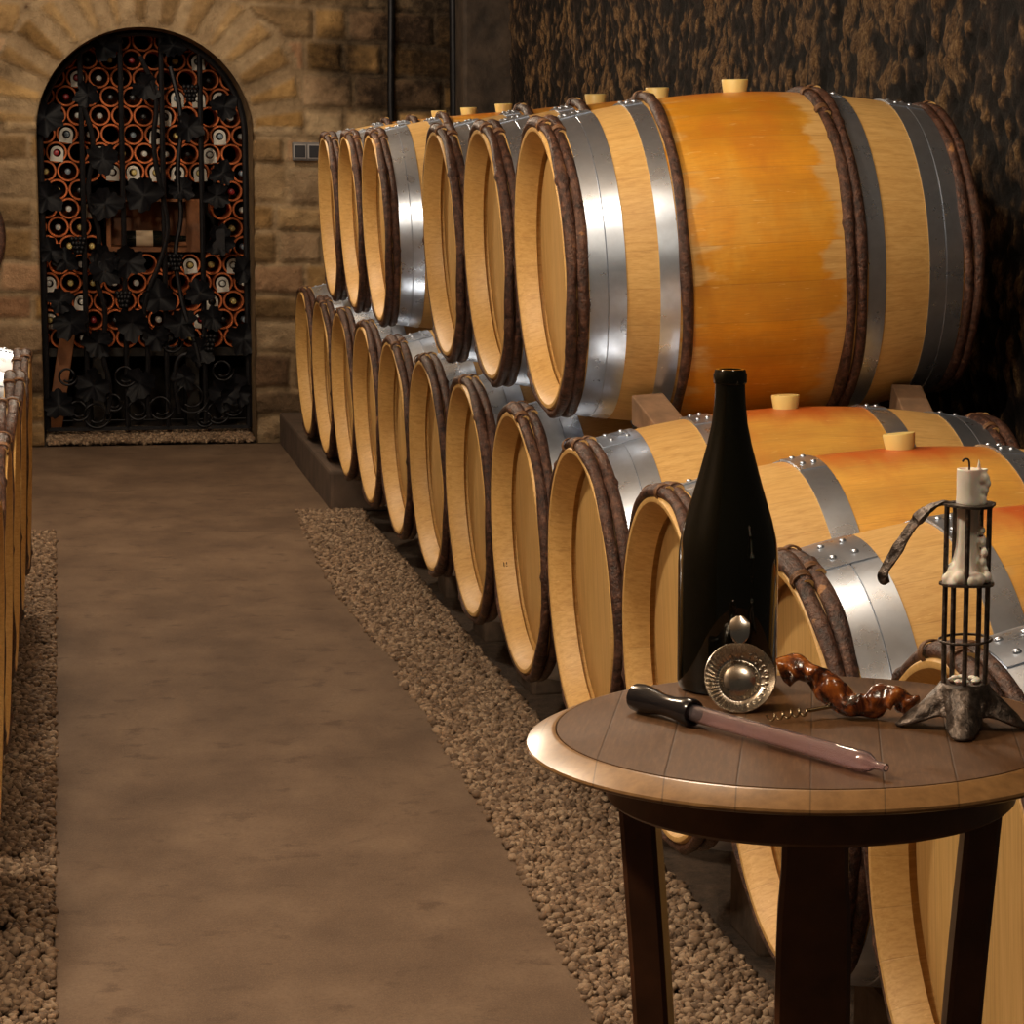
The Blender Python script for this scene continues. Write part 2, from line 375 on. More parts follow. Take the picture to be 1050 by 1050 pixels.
# corner pier of blackened stone with its pipe
mb = MB(); mb.box((1.78, 11.62, 0), (2.02, 11.94, 2.6))
tag(bevel(mb.obj('trim_1', simple('blackened_pier_stone', (.050, .033, .022), .8, var=.6, scale=9, bump=.8, bd=.02), smooth=False), .02), kind='structure')
# alcove behind the gate
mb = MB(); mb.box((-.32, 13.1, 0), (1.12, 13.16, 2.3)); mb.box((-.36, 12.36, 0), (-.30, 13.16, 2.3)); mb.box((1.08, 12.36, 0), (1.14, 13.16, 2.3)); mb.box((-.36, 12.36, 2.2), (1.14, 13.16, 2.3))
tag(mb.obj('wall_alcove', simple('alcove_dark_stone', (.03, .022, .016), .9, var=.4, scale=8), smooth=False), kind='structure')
# ground and path
def ground_mat():
    t = NT('packed_earth'); v = t.obj(); n = t.noise(v, 40, 5, .7)
    t.bs(Base_Color=t.ramp(n, [(.3, (.03, .02, .014)), (.7, (.10, .065, .042))]), Roughness=.95); t.bump(n, .8, .01); return t.mat
mb = MB(); mb.box((-1.42, 0, -.08), (2.1, 13.2, -.012)); tag(mb.obj('floor', ground_mat(), smooth=False), kind='structure')
def path_mat():
    t = NT('worn_concrete'); v = t.obj(); n = t.noise(v, 110, 4, .7); n2 = t.noise(t.vscale(v, (1.6, 1, 1)), 2.3, 5, .6); n3 = t.noise(v, 11, 5, .6)
    c = t.ramp(n2, [(.34, (.105, .066, .042)), (.5, (.150, .097, .062)), (.66, (.205, .138, .090))])
    c = t.mix(t.mapr(n3, .56, .70, 0, .55), c, (.070, .042, .026)); c = t.mix(t.mapr(t.noise(v, 5.5, 5, .65), .56, .68, 0, .4), c, (.085, .050, .031))
    n4 = t.noise(v, 320, 3, .7); c = t.mix(t.mapr(n, .35, .65, .0, .30), c, (.075, .046, .029)); c = t.mix(t.mapr(n4, .45, .7, 0, .35), c, (.27, .19, .13))
    t.bs(Base_Color=c, Roughness=.82); t.b.inputs['Specular IOR Level'].default_value = .3
    t.bump(t.m('ADD', n, t.m('MULTIPLY', n3, 1.2)), .35, .004); return t.mat
def path():
    L = [(-.035, y) for y in np.arange(1.0, 9.25, .12)]; Rr = []
    for y in np.arange(1.0, 9.5, .06): Rr.append((.80+.03*math.sin(y*1.3+.6)+.018*vnoise(np.array(y*3.), np.array(0.))-.008+(.03 if y > 6.5 else 0), y))
    out = L+[(-.035, 9.23), (-1.3, 9.25), (-1.3, 11.92), (1.05, 11.92), (1.05, 9.5)]+Rr[::-1]
    bm = bmesh.new(); vs = [bm.verts.new((x, y, 0)) for x, y in out]; f = bm.faces.new(vs)
    if f.normal.z < 0: f.normal_flip()
    r = bmesh.ops.extrude_face_region(bm, geom=[f])
    for g in r['geom']:
        if isinstance(g, bmesh.types.BMVert): g.co.z -= .05
    bmesh.ops.recalc_face_normals(bm, faces=bm.faces)
    me = bpy.data.meshes.new('path'); bm.to_mesh(me); bm.free()
    return tag(link('floor_path', me, path_mat()), kind='structure')
path()
# kerb under the far barrels
mb = MB(); mb.box((.965, 9.62, -.01), (1.9, 11.90, .146)); tag(bevel(mb.obj('trim_2', M_KERB, smooth=False), .012), kind='structure')

# gravel
def pebble_mat():
    t = NT('gravel_pebbles'); r = t.n('NewGeometry').outputs['Random Per Island']; v = t.obj(); n = t.noise(v, 160, 3, .6)
    c = t.ramp(r, [(0, (.095, .058, .034)), (.35, (.20, .128, .078)), (.7, (.33, .222, .138)), (1, (.45, .33, .22))])
    c = t.mix(t.m('MULTIPLY', n, .5), c, (.12, .075, .045)); t.bs(Base_Color=c, Roughness=.8); t.bump(n, .4, .002); return t.mat
M_PEB = pebble_mat()
def gravel(name, label, spots, size):
    bm = bmesh.new(); bmesh.ops.create_icosphere(bm, subdivisions=1, radius=1); bm.verts.ensure_lookup_table()
    V0 = np.array([v.co[:] for v in bm.verts]); F0 = np.array([[v.index for v in f.verts] for f in bm.faces]); bm.free()
    rg = np.random.default_rng(11); n = len(spots); nv = len(V0)
    sc = size*rg.uniform(.6, 1.25, (n, 1))*np.stack([rg.uniform(.8, 1.3, n), rg.uniform(.7, 1.1, n), rg.uniform(.5, .85, n)], 1)
    P = V0[None]*sc[:, None]*(1+rg.uniform(-.22, .22, (n, nv, 1)))
    q = rg.normal(size=(n, 4)); q[:, 1:3] *= .35; q /= np.linalg.norm(q, axis=1, keepdims=True); w, x, y, z = q.T
    R = np.stack([np.stack([1-2*(y*y+z*z), 2*(x*y-z*w), 2*(x*z+y*w)], -1), np.stack([2*(x*y+z*w), 1-2*(x*x+z*z), 2*(y*z-x*w)], -1), np.stack([2*(x*z-y*w), 2*(y*z+x*w), 1-2*(x*x+y*y)], -1)], 1)
    P = np.einsum('nij,nkj->nki', R, P)+spots[:, None]
    F = F0[None]+(np.arange(n)*nv)[:, None, None]
    me = bpy.data.meshes.new(name); P = P.reshape(-1, 3); F = F.reshape(-1, 3)
    me.vertices.add(len(P)); me.vertices.foreach_set('co', P.astype(np.float32).ravel())
    me.loops.add(F.size); me.loops.foreach_set('vertex_index', F.astype(np.int32).ravel())
    me.polygons.add(len(F)); me.polygons.foreach_set('loop_start', np.arange(0, F.size, 3, dtype=np.int32))
    me.update(calc_edges=True); me.validate()
    return tag(link(name, me, M_PEB), label, 'gravel', kind='stuff')
def strip(x0, x1, y0, y1, dens, z):
    rg = np.random.default_rng(int(abs(x0*1000)+y0*10)); n = int((x1-x0)*(y1-y0)*dens)
    return np.stack([rg.uniform(x0, x1, n), rg.uniform(y0, y1, n), rg.uniform(z-.006, z+.004, n)], 1)
right = np.concatenate([strip(.765, 1.075, 3.2, 5.2, 15000, .003), strip(.78, 1.075, 5.2, 9.6, 15000, .002)])
edge = .80+.03*np.sin(right[:, 1]*1.3+.6)+.018*vnoise(right[:, 1]*3., right[:, 1]*0)-.008+np.where(right[:, 1] > 6.5, .03, 0)
right = right[right[:, 0] > edge-.012*RNG.random(len(right))]
gravel('gravel_strip', 'tan gravel strip between the path and the right-hand barrels', right, .0092)
gravel('gravel_strip', 'narrow gravel strip between the path and the left-hand barrels', strip(-.215, -.037, 3.2, 9.22, 14000, .002), .0088)
gravel('gravel_threshold', 'gravel bed across the threshold under the iron gate', strip(-.07, .85, 11.94, 12.52, 12000, .016), .012)

# ------------------------------------------------------------------ barrels
RIM, BUL = .294, .350
def prof(a, R=RIM, B=BUL): return B-(B-R)*(2*a/BL-1)**2
def barrel_body():
    mb = MB(); P = []
    out = [(a, prof(a)) for a in np.linspace(.004, BL-.004, 41)]
    P = [(0.061, .10), (.061, RIM-.024), (.061, RIM-.016), (.046, RIM-.016), (.0445, RIM-.029), (.014, RIM-.019), (.001, RIM-.010), (0, RIM-.006), (0.0005, RIM-.002)]
    P += out; P += [(BL-a, r) for a, r in P[:9]][::-1]
    mb.lathe(P, 112, 'x'); return mb.mesh('barrel_body', angle=35)
def barrel_head(front=True):
    mb = MB(); a, s = (.057, 1) if front else (BL-.057, -1)
    mb.lathe([(a+s*.006, RIM-.021), (a, RIM-.027), (a-s*.004, RIM-.034), (a-s*.004, .15), (a-s*.004, .001)], 96, 'x'); return mb.mesh('barrel_head', angle=30)
def band(a0, a1, th=.0022):
    mb = MB(); k = np.linspace(a0, a1, 7); P = [(a, prof(a)+.0003) for a in k]+[(a, prof(a)+th) for a in k[::-1]]
    P.append(P[0]); mb.lathe(P, 112, 'x')
    # overlapped end with its tongue
    rows = []
    for i in range(9):
        t = PI/2-.19+i*.045
        rows.append([(a, (prof(a)+th*1.9)*math.cos(t), (prof(a)+th*1.9)*math.sin(t)) for a in np.linspace(a0+.001, a1-.001, 4)])
    top = rows; bot = [[(a, y*.994, z*.994) for a, y, z in r] for r in rows]
    mb.grid(top); mb.grid([bot[0], top[0]]); mb.grid([top[-1], bot[-1]]); mb.grid([[r[0] for r in top], [r[0] for r in bot]]); mb.grid([[r[-1] for r in bot], [r[-1] for r in top]])
    return mb.mesh('metal_hoop', angle=30)
def double_band(a0, a1):
    mb = MB(); mid = (a0+a1)/2; th = .0022; lo, hi = min(a0, a1), max(a0, a1)
    P = [(lo, prof(lo)+.0003), (lo, prof(lo)+th), (mid-.0012, prof(mid)+th), (mid, prof(mid)+th*.2), (mid+.0012, prof(mid)+th), (hi, prof(hi)+th), (hi, prof(hi)+.0003)]
    mb.lathe(P, 112, 'x')
    rows = []
    for i in range(9):
        t = PI/2-.19+i*.045
        rows.append([(a, (prof(a)+th*1.9)*math.cos(t), (prof(a)+th*1.9)*math.sin(t)) for a in np.linspace(lo+.001, hi-.001, 4)])
    bot = [[(a, y*.994, z*.994) for a, y, z in r] for r in rows]
    mb.grid(rows); mb.grid([bot[0], rows[0]]); mb.grid([rows[-1], bot[-1]]); mb.grid([[r[0] for r in rows], [r[0] for r in bot]]); mb.grid([[r[-1] for r in bot], [r[-1] for r in rows]])
    return mb.mesh('metal_hoop', angle=30)
def rivet_mesh():
    mb = MB(); mb.lathe([(0, .0055), (.002, .005), (.0035, .003), (.004, .0004)], 12, 'z'); return mb.mesh('rivet')
ME_RIVET = rivet_mesh()
def wood_hoop(seed, rad, R):
    """a split chestnut rod bent once round with the two ends lapped and tied"""
    rg = random.Random(seed); mb = MB(); n = 150; pts = []; rs = []; ph = [rg.uniform(0, 6.28) for _ in range(4)]
    lap = .42
    for i in range(n+1):
        f = i/n; t = -lap/2+f*(2*PI+lap)
        side = -.0045 if f < .5 else .0045
        w = min(1, min(f, 1-f)*(2*PI+lap)/lap); ax = side*(1-w*.999) if w < 1 else 0
        rise = .005*(1-w) if f > .5 else 0
        wv = .0022*math.sin(3*t+ph[0])+.0014*math.sin(7*t+ph[1])
        q = rad*(1+.10*math.sin(5*t+ph[2])+.07*math.sin(11*t+ph[3])); q *= .80+.2*min(1, w*1.5)
        for kk in range(5):
            kt = (ph[kk % 4]*1.7+kk*1.31) % 6.28; q += rad*.30*math.exp(-((t % 6.28-kt)/.02)**2)
        Rr = R+rad*.62+rise+.0008*math.sin(9*t+ph[1]); a = t+PI/2
        pts.append((ax+wv, Rr*math.cos(a), Rr*math.sin(a))); rs.append(q)
    mb.tube(pts, rs, 10, capmi=1, flat=.88, up=(0, 0, 1)); return mb.mesh('wooden_hoop', angle=60)
def binding_mesh(rad, R):
    mb = MB(); N = 80; pts = []
    for i in range(N+1):
        f = i/N; t = PI/2+(f-.5)*.042; Rr = R+rad*.60; s = f*3.5*2*PI
        cen = Vector((0, Rr*math.cos(t), Rr*math.sin(t))); er = Vector((0, math.cos(t), math.sin(t)))
        pts.append(cen+Vector((1, 0, 0))*math.cos(s)*(rad+.0028)+er*math.sin(s)*(rad*.95+.0022))
    mb.tube(pts, .0015, 6, up=(1, 0, 0))
    return mb.mesh('binding')
def hoop_set(n, rad, R): return [wood_hoop(20+i*7+int(R*1000), rad, R) for i in range(n)], binding_mesh(rad, R)
RIMH = hoop_set(4, .0122, RIM+.001); MIDH = hoop_set(3, .0115, prof(.236)+.001)
for ms, b in (RIMH, MIDH):
    for m in ms: m.materials.append(M_BARK); m.materials.append(M_CUT)
    b.materials.append(M_WICKER)
ME_BODY = {'low': barrel_body(), 'up': None}; ME_BODY['up'] = ME_BODY['low'].copy()
ME_BODY['low'].materials.append(M_STAVE_LOW); ME_BODY['up'].materials.append(M_STAVE_UP)
ME_HF, ME_HR = barrel_head(), barrel_head(False); ME_HF.materials.append(M_HEAD); ME_HR.materials.append(M_HEAD)
LOWB = [(.046, .126, 1), (.232, .280, 0), (BL-.280, BL-.232, 0), (BL-.126, BL-.046, 1)]
UPB = [(.046, .118, 1), (.184, .223, 0), (.614, .652, 0), (BL-.124, BL-.046, 1)]
def bands(spec): return [((double_band if dbl else band)(a, b), a, b) for a, b, dbl in spec]
ME_BAND = {'low': bands(LOWB), 'up': bands(UPB)}
for k in ME_BAND:
    for m, *_ in ME_BAND[k]: m.materials.append(M_STEEL)
ME_RIVET.materials.append(M_STEEL)
def bung_mesh():
    mb = MB(); mb.lathe([(-.02, .0225), (.024, .0285), (.0262, .0275), (.0262, .0005)], 28, 'z'); return mb.mesh('bung', angle=35)
ME_BUNG = bung_mesh(); ME_BUNG.materials.append(M_BUNG)
def make_barrel(kind, seed):
    rg = random.Random(seed); root = empty('wine_barrel')
    link('barrel_body', ME_BODY[kind], parent=root)
    link('barrel_head', ME_HF, parent=root); link('barrel_head', ME_HR, parent=root)
    for m, a, b in ME_BAND[kind]:
        h = link('metal_hoop', m, parent=root, rot=(rg.uniform(-.25, .12), 0, 0))
        for (da, t) in ((.3, -.10), (.7, -.10), (.3, .08), (.7, .08)):
            am = a+(b-a)*da; R = prof(am)+.0042
            q = link('rivet', ME_RIVET, parent=h, loc=(am, -R*math.sin(t), R*math.cos(t))); q.rotation_euler = (t, 0, 0)
    def hoop(ms, bd, a, th):
        w = link('wooden_hoop', ms, parent=root, loc=(a, 0, 0), rot=(th, 0, 0)); [link('binding', bd, parent=w, rot=(q, 0, 0)) for q in (-.17, .15)]
    for i, a in enumerate((.0125, .0345, BL-.0345, BL-.0125)): hoop(RIMH[0][(i+seed) % 4], RIMH[1], a, rg.uniform(-.5, .3))
    if kind == 'up':
        for i, a in enumerate((.236, .578, .601)): hoop(MIDH[0][(i+seed) % 3], MIDH[1], a, (-.2, .35, -.1)[i])
    link('bung', ME_BUNG, parent=root, loc=(BL/2, 0, BUL), rot=(rg.uniform(-.05, .05), rg.uniform(-.05, .05), 0))
    return root
def place(root, X, Y, Z, yaw, tilt, mirror=False, roll=0.0):
    ax = Vector((math.cos(yaw)*math.cos(tilt), math.sin(yaw)*math.cos(tilt), math.sin(tilt)))
    if mirror: ax = Vector((-ax.x, ax.y, ax.z))
    v = Vector((0, 0, 1)); v = (v-ax*v.dot(ax)).normalized(); h = v.cross(ax)
    m = Matrix.Identity(4)
    for i in range(3): m[i][0] = ax[i]; m[i][1] = h[i]; m[i][2] = v[i]; m[i][3] = (X, Y, Z)[i]
    root.matrix_world = m @ Matrix.Rotation(roll, 4, 'X')
SP, PSI = .7265, .0142
ORD = ['', 'first', 'second', 'third', 'fourth', 'fifth', 'sixth', 'seventh', 'eighth', 'ninth', 'tenth', 'eleventh', 'twelfth']
LOWL = {12: 'oak barrel behind the candle holder, nearest the camera in the lower row',
        11: 'lower-row oak barrel whose rim shows directly right of the wine bottle',
        10: 'lower-row oak barrel partly hidden behind the wine bottle, red stain at its bung',
        9: 'lower-row oak barrel with bright steel hoop just left of the wine bottle'}
protoL = [make_barrel('low', s) for s in (0, 1, 2)]; usedL = [False]*3
for k in range(1, 13):
    j = k % 3
    o = protoL[j] if not usedL[j] else copy_tree(protoL[j]); usedL[j] = True
    place(o, .9662, 5.5753+(8-k)*SP, .474, PSI, .0395, roll=random.uniform(-.03, .03))
    tag(o, LOWL.get(k, f'pale oak barrel, {ORD[k]} from the iron gate in the right-hand lower row'), 'barrel', 'barrels in the right-hand lower row')
UPL = {6: 'large oiled orange oak barrel nearest the camera on the upper row',
       5: 'second upper-row oak barrel from the camera, half hidden behind the large orange one',
       4: 'third upper-row oak barrel from the camera, beside the gap in the row',
       3: 'upper-row oak barrel with broad bright steel hoop showing in the gap',
       2: 'upper-row oak barrel second from the stone wall with the gate',
       1: 'upper-row oak barrel farthest back beside the wall socket'}
protoU = make_barrel('up', 5); first = True
for k, slot in {6: 7, 5: 6, 4: 5, 3: 3, 2: 2, 1: 1}.items():
    o = protoU if first else copy_tree(protoU); first = False
    place(o, .9642, 5.262+(7-slot)*SP, 1.10, -.0043, .052)
    tag(o, UPL[k], 'barrel', 'barrels on the right-hand upper row')
def stamp(root, txt, a, th, size):
    cu = bpy.data.curves.new('stamp', 'FONT'); cu.body = txt; cu.size = size; cu.extrude = .0002; cu.align_x = 'CENTER'
    to = bpy.data.objects.new('stamp', cu); COL.objects.link(to); dg = bpy.context.evaluated_depsgraph_get()
    me = bpy.data.meshes.new_from_object(to.evaluated_get(dg)); bpy.data.objects.remove(to)
    o = link('stamped_number', me, M_IRON, root); R = RIM-.0235
    X = Vector((1, 0, 0)); Zn = Vector((0, -math.cos(th), math.sin(th))); Yu = Zn.cross(X)
    m = Matrix.Identity(4); P = Vector((a, R*math.cos(th), -R*math.sin(th)))
    for i in range(3): m[i][0] = X[i]; m[i][1] = Yu[i]; m[i][2] = Zn[i]; m[i][3] = P[i]
    o.matrix_local = m; o['label'] = 'small dark number 15 inside the rim'
stamp([o for o in COL.objects if 'eighth from the iron gate' in o.get('label', '')][0], '15', .024, .33, .016)
for i, (X, Y) in enumerate([(-.0908, 7.287), (-.0988, 6.56), (-.1043, 5.83), (-.110, 5.10), (-.113, 4.37)]):
    o = copy_tree(protoL[i % 3])
    place(o, X, Y, .474, .01, .03, mirror=True)
    tag(o, f'oak barrel seen edge-on at the left of the path, {["farthest", "second farthest", "middle", "second nearest", "nearest"][i]} of the five', 'barrel', 'barrels left of the path')
# what carries them
def blocks(xs, ys, label, group, h=.149):
    bm = MB()
    rows = []
    bm.box((-.075, -.10, 0), (.075, .10, h)); proto = None
    for i, (x, y) in enumerate([(x, y) for x in xs for y in ys]):
        if proto is None: o = proto = bevel(bm.obj('support_block', M_CONC, smooth=False), .012)
        else: o = proto.copy(); COL.objects.link(o)
        o.location = (x, y, -.018); o.rotation_euler = (0, 0, random.uniform(-.04, .04))
        tag(o, label(i), 'block', group)
blocks([1.19], [5.5753+(8-k)*SP for k in range(5, 13)],
       lambda i: f'rough concrete block under the {ORD[i+5]} lower-row barrel from the gate', 'concrete blocks under the right-hand barrels', .158)
blocks([-.30], [7.287, 6.56, 5.83, 5.10, 4.37], lambda i: f'concrete block under the {["farthest", "second farthest", "middle", "second nearest", "nearest"][i]} barrel left of the path', 'concrete blocks under the left-hand barrels', .150)
mb = MB(); mb.box((1.60, 2.3, -.012), (1.72, 9.55, .166)); tag(bevel(mb.obj('support_beam', M_DARKWOOD, smooth=False), .01), 'long dark beam running under the rear of the right-hand barrels', 'beam')
mb = MB(); mb.box((-.88, 4.0, -.012), (-.76, 7.7, .160)); tag(bevel(mb.obj('support_beam', M_DARKWOOD, smooth=False), .01), 'long dark beam under the rear of the left-hand barrels', 'beam')
# wedges that chock the big barrel
def wedge(loc, rotz, label, sc=1.0):
    mb = MB(); a, b, c = .034*sc, .07*sc, .062*sc
    vs = [(-a, -b, 0), (a, -b, 0), (a, b, 0), (-a, b, 0), (-a, -b, c*.55), (a, -b, c*.55), (a, b, c), (-a, b, c)]
    mb.add(vs, [(0, 3, 2, 1), (4, 5, 6, 7), (0, 1, 5, 4), (1, 2, 6, 5), (2, 3, 7, 6), (3, 0, 4, 7)])
    o = bevel(mb.obj('barrel_wedge', M_WEDGE, smooth=False), .003); o.location = loc; o.rotation_euler = rotz
    return tag(o, label, 'wedge', 'wooden wedges under the large barrel')
wedge((1.155, 4.965, .787), (.14, -.06, .12), 'grey wooden wedge chocking the large orange barrel, left one by the bottle neck')
wedge((1.70, 5.0, .800), (.14, .05, -.1), 'dim wooden wedge under the right end of the large orange barrel', .95)

# ------------------------------------------------------------------ table
TX, TY, TZ = .6218, 2.0784, .8418
def table_wood(name, dark=1.0):
    t = NT(name); v = t.obj(); x, y, z = t.sep(v)[:3]
    u = t.m('MULTIPLY', t.m('SUBTRACT', x, t.m('MULTIPLY', y, .30)), 16.4); sid = t.m('FLOOR', u); fr = t.m('FRACT', u)
    wn = t.n('TexWhiteNoise', dict(noise_dimensions='1D'), W=sid).outputs[0]; seam = t.m('MINIMUM', t.mapr(fr, 0, .022), t.mapr(fr, 1, .978))
    rot = t.n('VectorRotate', dict(rotation_type='Z_AXIS'), Vector=v, Angle=.29).outputs[0]
    g = t.noise(t.vscale(rot, (230, 26, 230)), 1.3, 5, .65); g3 = t.noise(t.vscale(rot, (30, 260, 30)), 1.6, 3, .6); g2 = t.noise(v, 6, 3, .5)
    c = t.ramp(g, [(.25, tuple(k*dark for k in (.062, .026, .010))), (.52, tuple(k*dark for k in (.115, .052, .021))), (.75, tuple(k*dark for k in (.185, .098, .045)))])
    c = t.mix(t.m('MULTIPLY', g3, .4), c, tuple(k*dark for k in (.16, .085, .038)))
    c = t.mix(t.m('MULTIPLY', wn, .35), c, tuple(k*dark for k in (.075, .034, .015)))
    c = t.mix(t.m('MULTIPLY', t.m('SUBTRACT', 1.0, seam), .55), c, (.012, .006, .003))
    t.bs(Base_Color=c, Roughness=t.mapr(g2, .3, .7, .36, .50)); t.bump(t.m('ADD', t.m('MULTIPLY', g, .4), seam), .22, .0012); return t.mat
M_TOP = table_wood('table_oak'); 
def rim_wood():
    t = NT('polished_rim_oak'); v = t.obj(); x, y, z = t.sep(v)[:3]; g = t.noise(t.vscale(v, (60, 60, 60)), 1.4, 4, .6)
    u = t.m('MULTIPLY', t.m('SUBTRACT', x, t.m('MULTIPLY', y, .30)), 16.4); fr = t.m('FRACT', u); seam = t.m('MINIMUM', t.mapr(fr, 0, .018), t.mapr(fr, 1, .982))
    c = t.ramp(g, [(.3, (.20, .100, .034)), (.7, (.31, .165, .060))]); c = t.mix(t.m('MULTIPLY', t.m('SUBTRACT', 1.0, seam), .6), c, (.02, .01, .005))
    t.bs(Base_Color=c, Roughness=.28); t.b.inputs['Coat Weight'].default_value = .35; t.b.inputs['Coat Roughness'].default_value = .2; return t.mat
M_RIM = rim_wood(); M_LEG = simple('dark_stained_oak', (.095, .036, .015), .38, var=.35, scale=22, bump=.15)
M_APRON = simple('brown_stained_oak', (.13, .058, .024), .4, var=.35, scale=22, bump=.15)
table = tag(empty('round_table', (TX, TY, 0)), 'small round dark oak table made from a barrel end, in the right foreground', 'table')
mb = MB(); mb.lathe([(TZ-.0185, .001), (TZ-.0185, .2225), (TZ-.006, .2225), (TZ, .2215), (TZ, .11), (TZ, .001)], 128, 'z'); mb.obj('tabletop', M_TOP, table, angle=30)
mb = MB(); mb.lathe([(TZ-.0185, .2227), (TZ-.0165, .2430), (TZ-.0150, .2465), (TZ-.0128, .2478), (TZ-.0108, .2470), (TZ-.0010, .2262), (TZ-.0004, .2240), (TZ-.0004, .2227)], 160, 'z'); o = mb.obj('bevelled_rim', M_RIM, table, angle=30); o['label'] = 'lighter polished bevelled rim'
mb = MB(); mb.lathe([(TZ-.0187, .156), (TZ-.058, .156), (TZ-.060, .160), (TZ-.060, .176), (TZ-.057, .179), (TZ-.0187, .179)], 128, 'z'); mb.obj('apron', M_APRON, table, angle=30)
def leg(ang):
    mb = MB(); rows = []
    for i in range(25):
        f = i/24; z = (TZ-.0187)*(1-f); r = .154-.026*math.sin(min(1, f*1.7)*PI/2)+.055*max(0, f-.55)**1.4*2
        w = (.0300+.005*f)*(1-.12*math.exp(-((f-.06)/.05)**2)); t = .0155
        rows.append([(r+.001+sx, sy, z) for sx, sy in ((t, -w+.004), (t, w-.004), (t-.004, w), (-t+.004, w), (-t, w-.004), (-t, -w+.004), (-t+.004, -w), (t-.004, -w))])
    mb.grid(rows, closed_v=True); b = len(rows)*8
    mb.f.append(tuple(range(8))); mb.m.append(0); mb.f.append(tuple(range(b-8, b))[::-1]); mb.m.append(0)
    return mb.obj('leg', M_LEG, table, rot=(0, 0, ang), angle=35)
for a in (-105, -16, 162, 71): leg(math.radians(a))

# ------------------------------------------------------------------ things on the table
def glass_mat(name, col, rough=.02, ior=1.5):
    t = NT(name); t.bs(Base_Color=(*col, 1), Roughness=rough, Transmission_Weight=1.0, IOR=ior); return t.mat
# wine bottle
M_BOT = NT('dark_green_bottle_glass'); M_BOT.bs(Base_Color=(.006, .0055, .0025, 1), Roughness=.04, Transmission_Weight=.3, IOR=1.5); M_BOT = M_BOT.mat
M_WINE = NT('red_wine'); M_WINE.bs(Base_Color=(.05, .004, .004, 1), Roughness=.05); M_WINE = M_WINE.mat
bt = tag(empty('wine_bottle', (.5912, 2.2545, TZ)), 'tall dark unlabelled wine bottle standing on the round table', 'bottle')
BP = [(.012, .0005), (.010, .022), (.003, .039), (0, .041), (.002, .0448), (.008, .0466), (.118, .0466), (.130, .0460), (.142, .0443), (.158, .0405), (.175, .0355), (.193, .0302), (.210, .0256), (.228, .0208), (.247, .0168), (.265, .0147), (.283, .0138), (.2845, .0138), (.2848, .0150), (.286, .0155), (.293, .0155), (.2945, .0148), (.297, .0142), (.298, .0136), (.298, .0105), (.290, .0098)]
mb = MB(); mb.lathe(BP, 72, 'z'); mb.obj('bottle_glass', M_BOT, bt, angle=30)
mb = MB(); mb.lathe([(.016, .001), (.012, .03), (.012, .0430), (.118, .0430), (.142, .0408), (.158, .037), (.175, .032), (.193, .0268), (.210, .0222), (.228, .0175), (.238, .0150), (.238, .001)], 60, 'z'); o = mb.obj('wine', M_WINE, bt, angle=30); o['label'] = 'dark red wine inside the bottle'
# tastevin
M_SIL = NT('tarnished_silver'); v = M_SIL.obj(); n = M_SIL.noise(v, 60, 4, .6)
M_SIL.bs(Base_Color=M_SIL.ramp(n, [(.3, (.50, .43, .34)), (.7, (.86, .80, .72))]), Metallic=1.0, Roughness=M_SIL.mapr(n, .3, .7, .30, .16)); M_SIL = M_SIL.mat
M_SIL2 = simple('polished_silver', (.82, .78, .72), .16, 1.0, var=.06, scale=60)
tv = tag(empty('tasting_cup', (.5768, 2.1545, TZ)), 'small embossed silver tasting cup leaning against the wine bottle', 'cup')
cupM = Matrix.Rotation(math.radians(66), 4, 'X'); cupM = Matrix.Rotation(.22, 4, 'Z').inverted() @ cupM; RC = .0318
mb = MB(); P = []
prof_c = [(.0, .0300), (.0006, .0318), (-.0006, .0321), (-.003, .0300), (-.008, .0262), (-.0125, .0225), (-.0145, .0185), (-.0138, .0165), (-.0108, .013), (-.0085, .008), (-.0078, .0005)]
inner = [(.0008, .0316), (-.001, .0303), (-.0060, .0268), (-.0105, .0232), (-.0128, .0195), (-.0128, .0178), (-.0108, .0166), (-.0088, .0140), (-.0072, .0095), (-.0064, .005), (-.0062, .0003)]
prof2 = inner[::-1]+[(.0006, .0321), (-.0012, .0321)]+[(a-.0016, r+.0008) for a, r in inner[1:]]
n = 144; rows = []
for (a, r) in prof2:
    row = []
    for k in range(n):
        t = 2*PI*k/n; rib = 0
        if .0195 < r < .0305 and math.cos(t-.06*0) < .15: rib = .0010*math.sin(t*44)*math.sin((r-.0195)/.011*PI)
        wob = 1+.012*math.sin(3*t+1)
        row.append((r*wob*math.cos(t), r*wob*math.sin(t), a+rib))
    rows.append(row)
mb.grid(rows, closed_v=True)
for k in range(12):
    t = -PI/2+.35+k*.215; mb.sphere((.0250*math.cos(t), .0250*math.sin(t), -.0085), .0024, 7, (1, 1, .7))
for k in range(7):
    t = -.2+k*.33; mb.sphere((.0212*math.cos(t), .0212*math.sin(t), -.0112), .0016, 6, (1, 1, .7))
o = mb.obj('cup_bowl', M_SIL, tv, angle=70)
mb = MB()   # thumb rest and ring
rows = []
for i in range(9):
    s = -1+i/4; row = []
    for j in range(11):
        q = -1+j/5; w = .0090*(1-abs(s)**3.2*.62)*(1-.10*s*-1)
        row.append((q*w, *[.0425+s*.0125, .006+.0015*(1-s*s)-.0012*q*q]))
    rows.append(row)
mb.grid(rows); back = [[(x, y, z-.0014) for x, y, z in r] for r in rows]; mb.grid(back, flip=True)
edgeT = rows[0]+[r[-1] for r in rows[1:]]+rows[-1][::-1][1:]+[r[0] for r in rows[::-1][1:-1]]
edgeB = [(x, y, z-.0014) for x, y, z in edgeT]; mb.grid([edgeT, edgeB], closed_v=True)
mb.tube([(0, .0385+.0075*math.cos(t), -.006+.0085*math.sin(t)) for t in np.linspace(0, 2*PI, 25)[:-1]], .0017, 8, closed=True, up=(1, 0, 0))
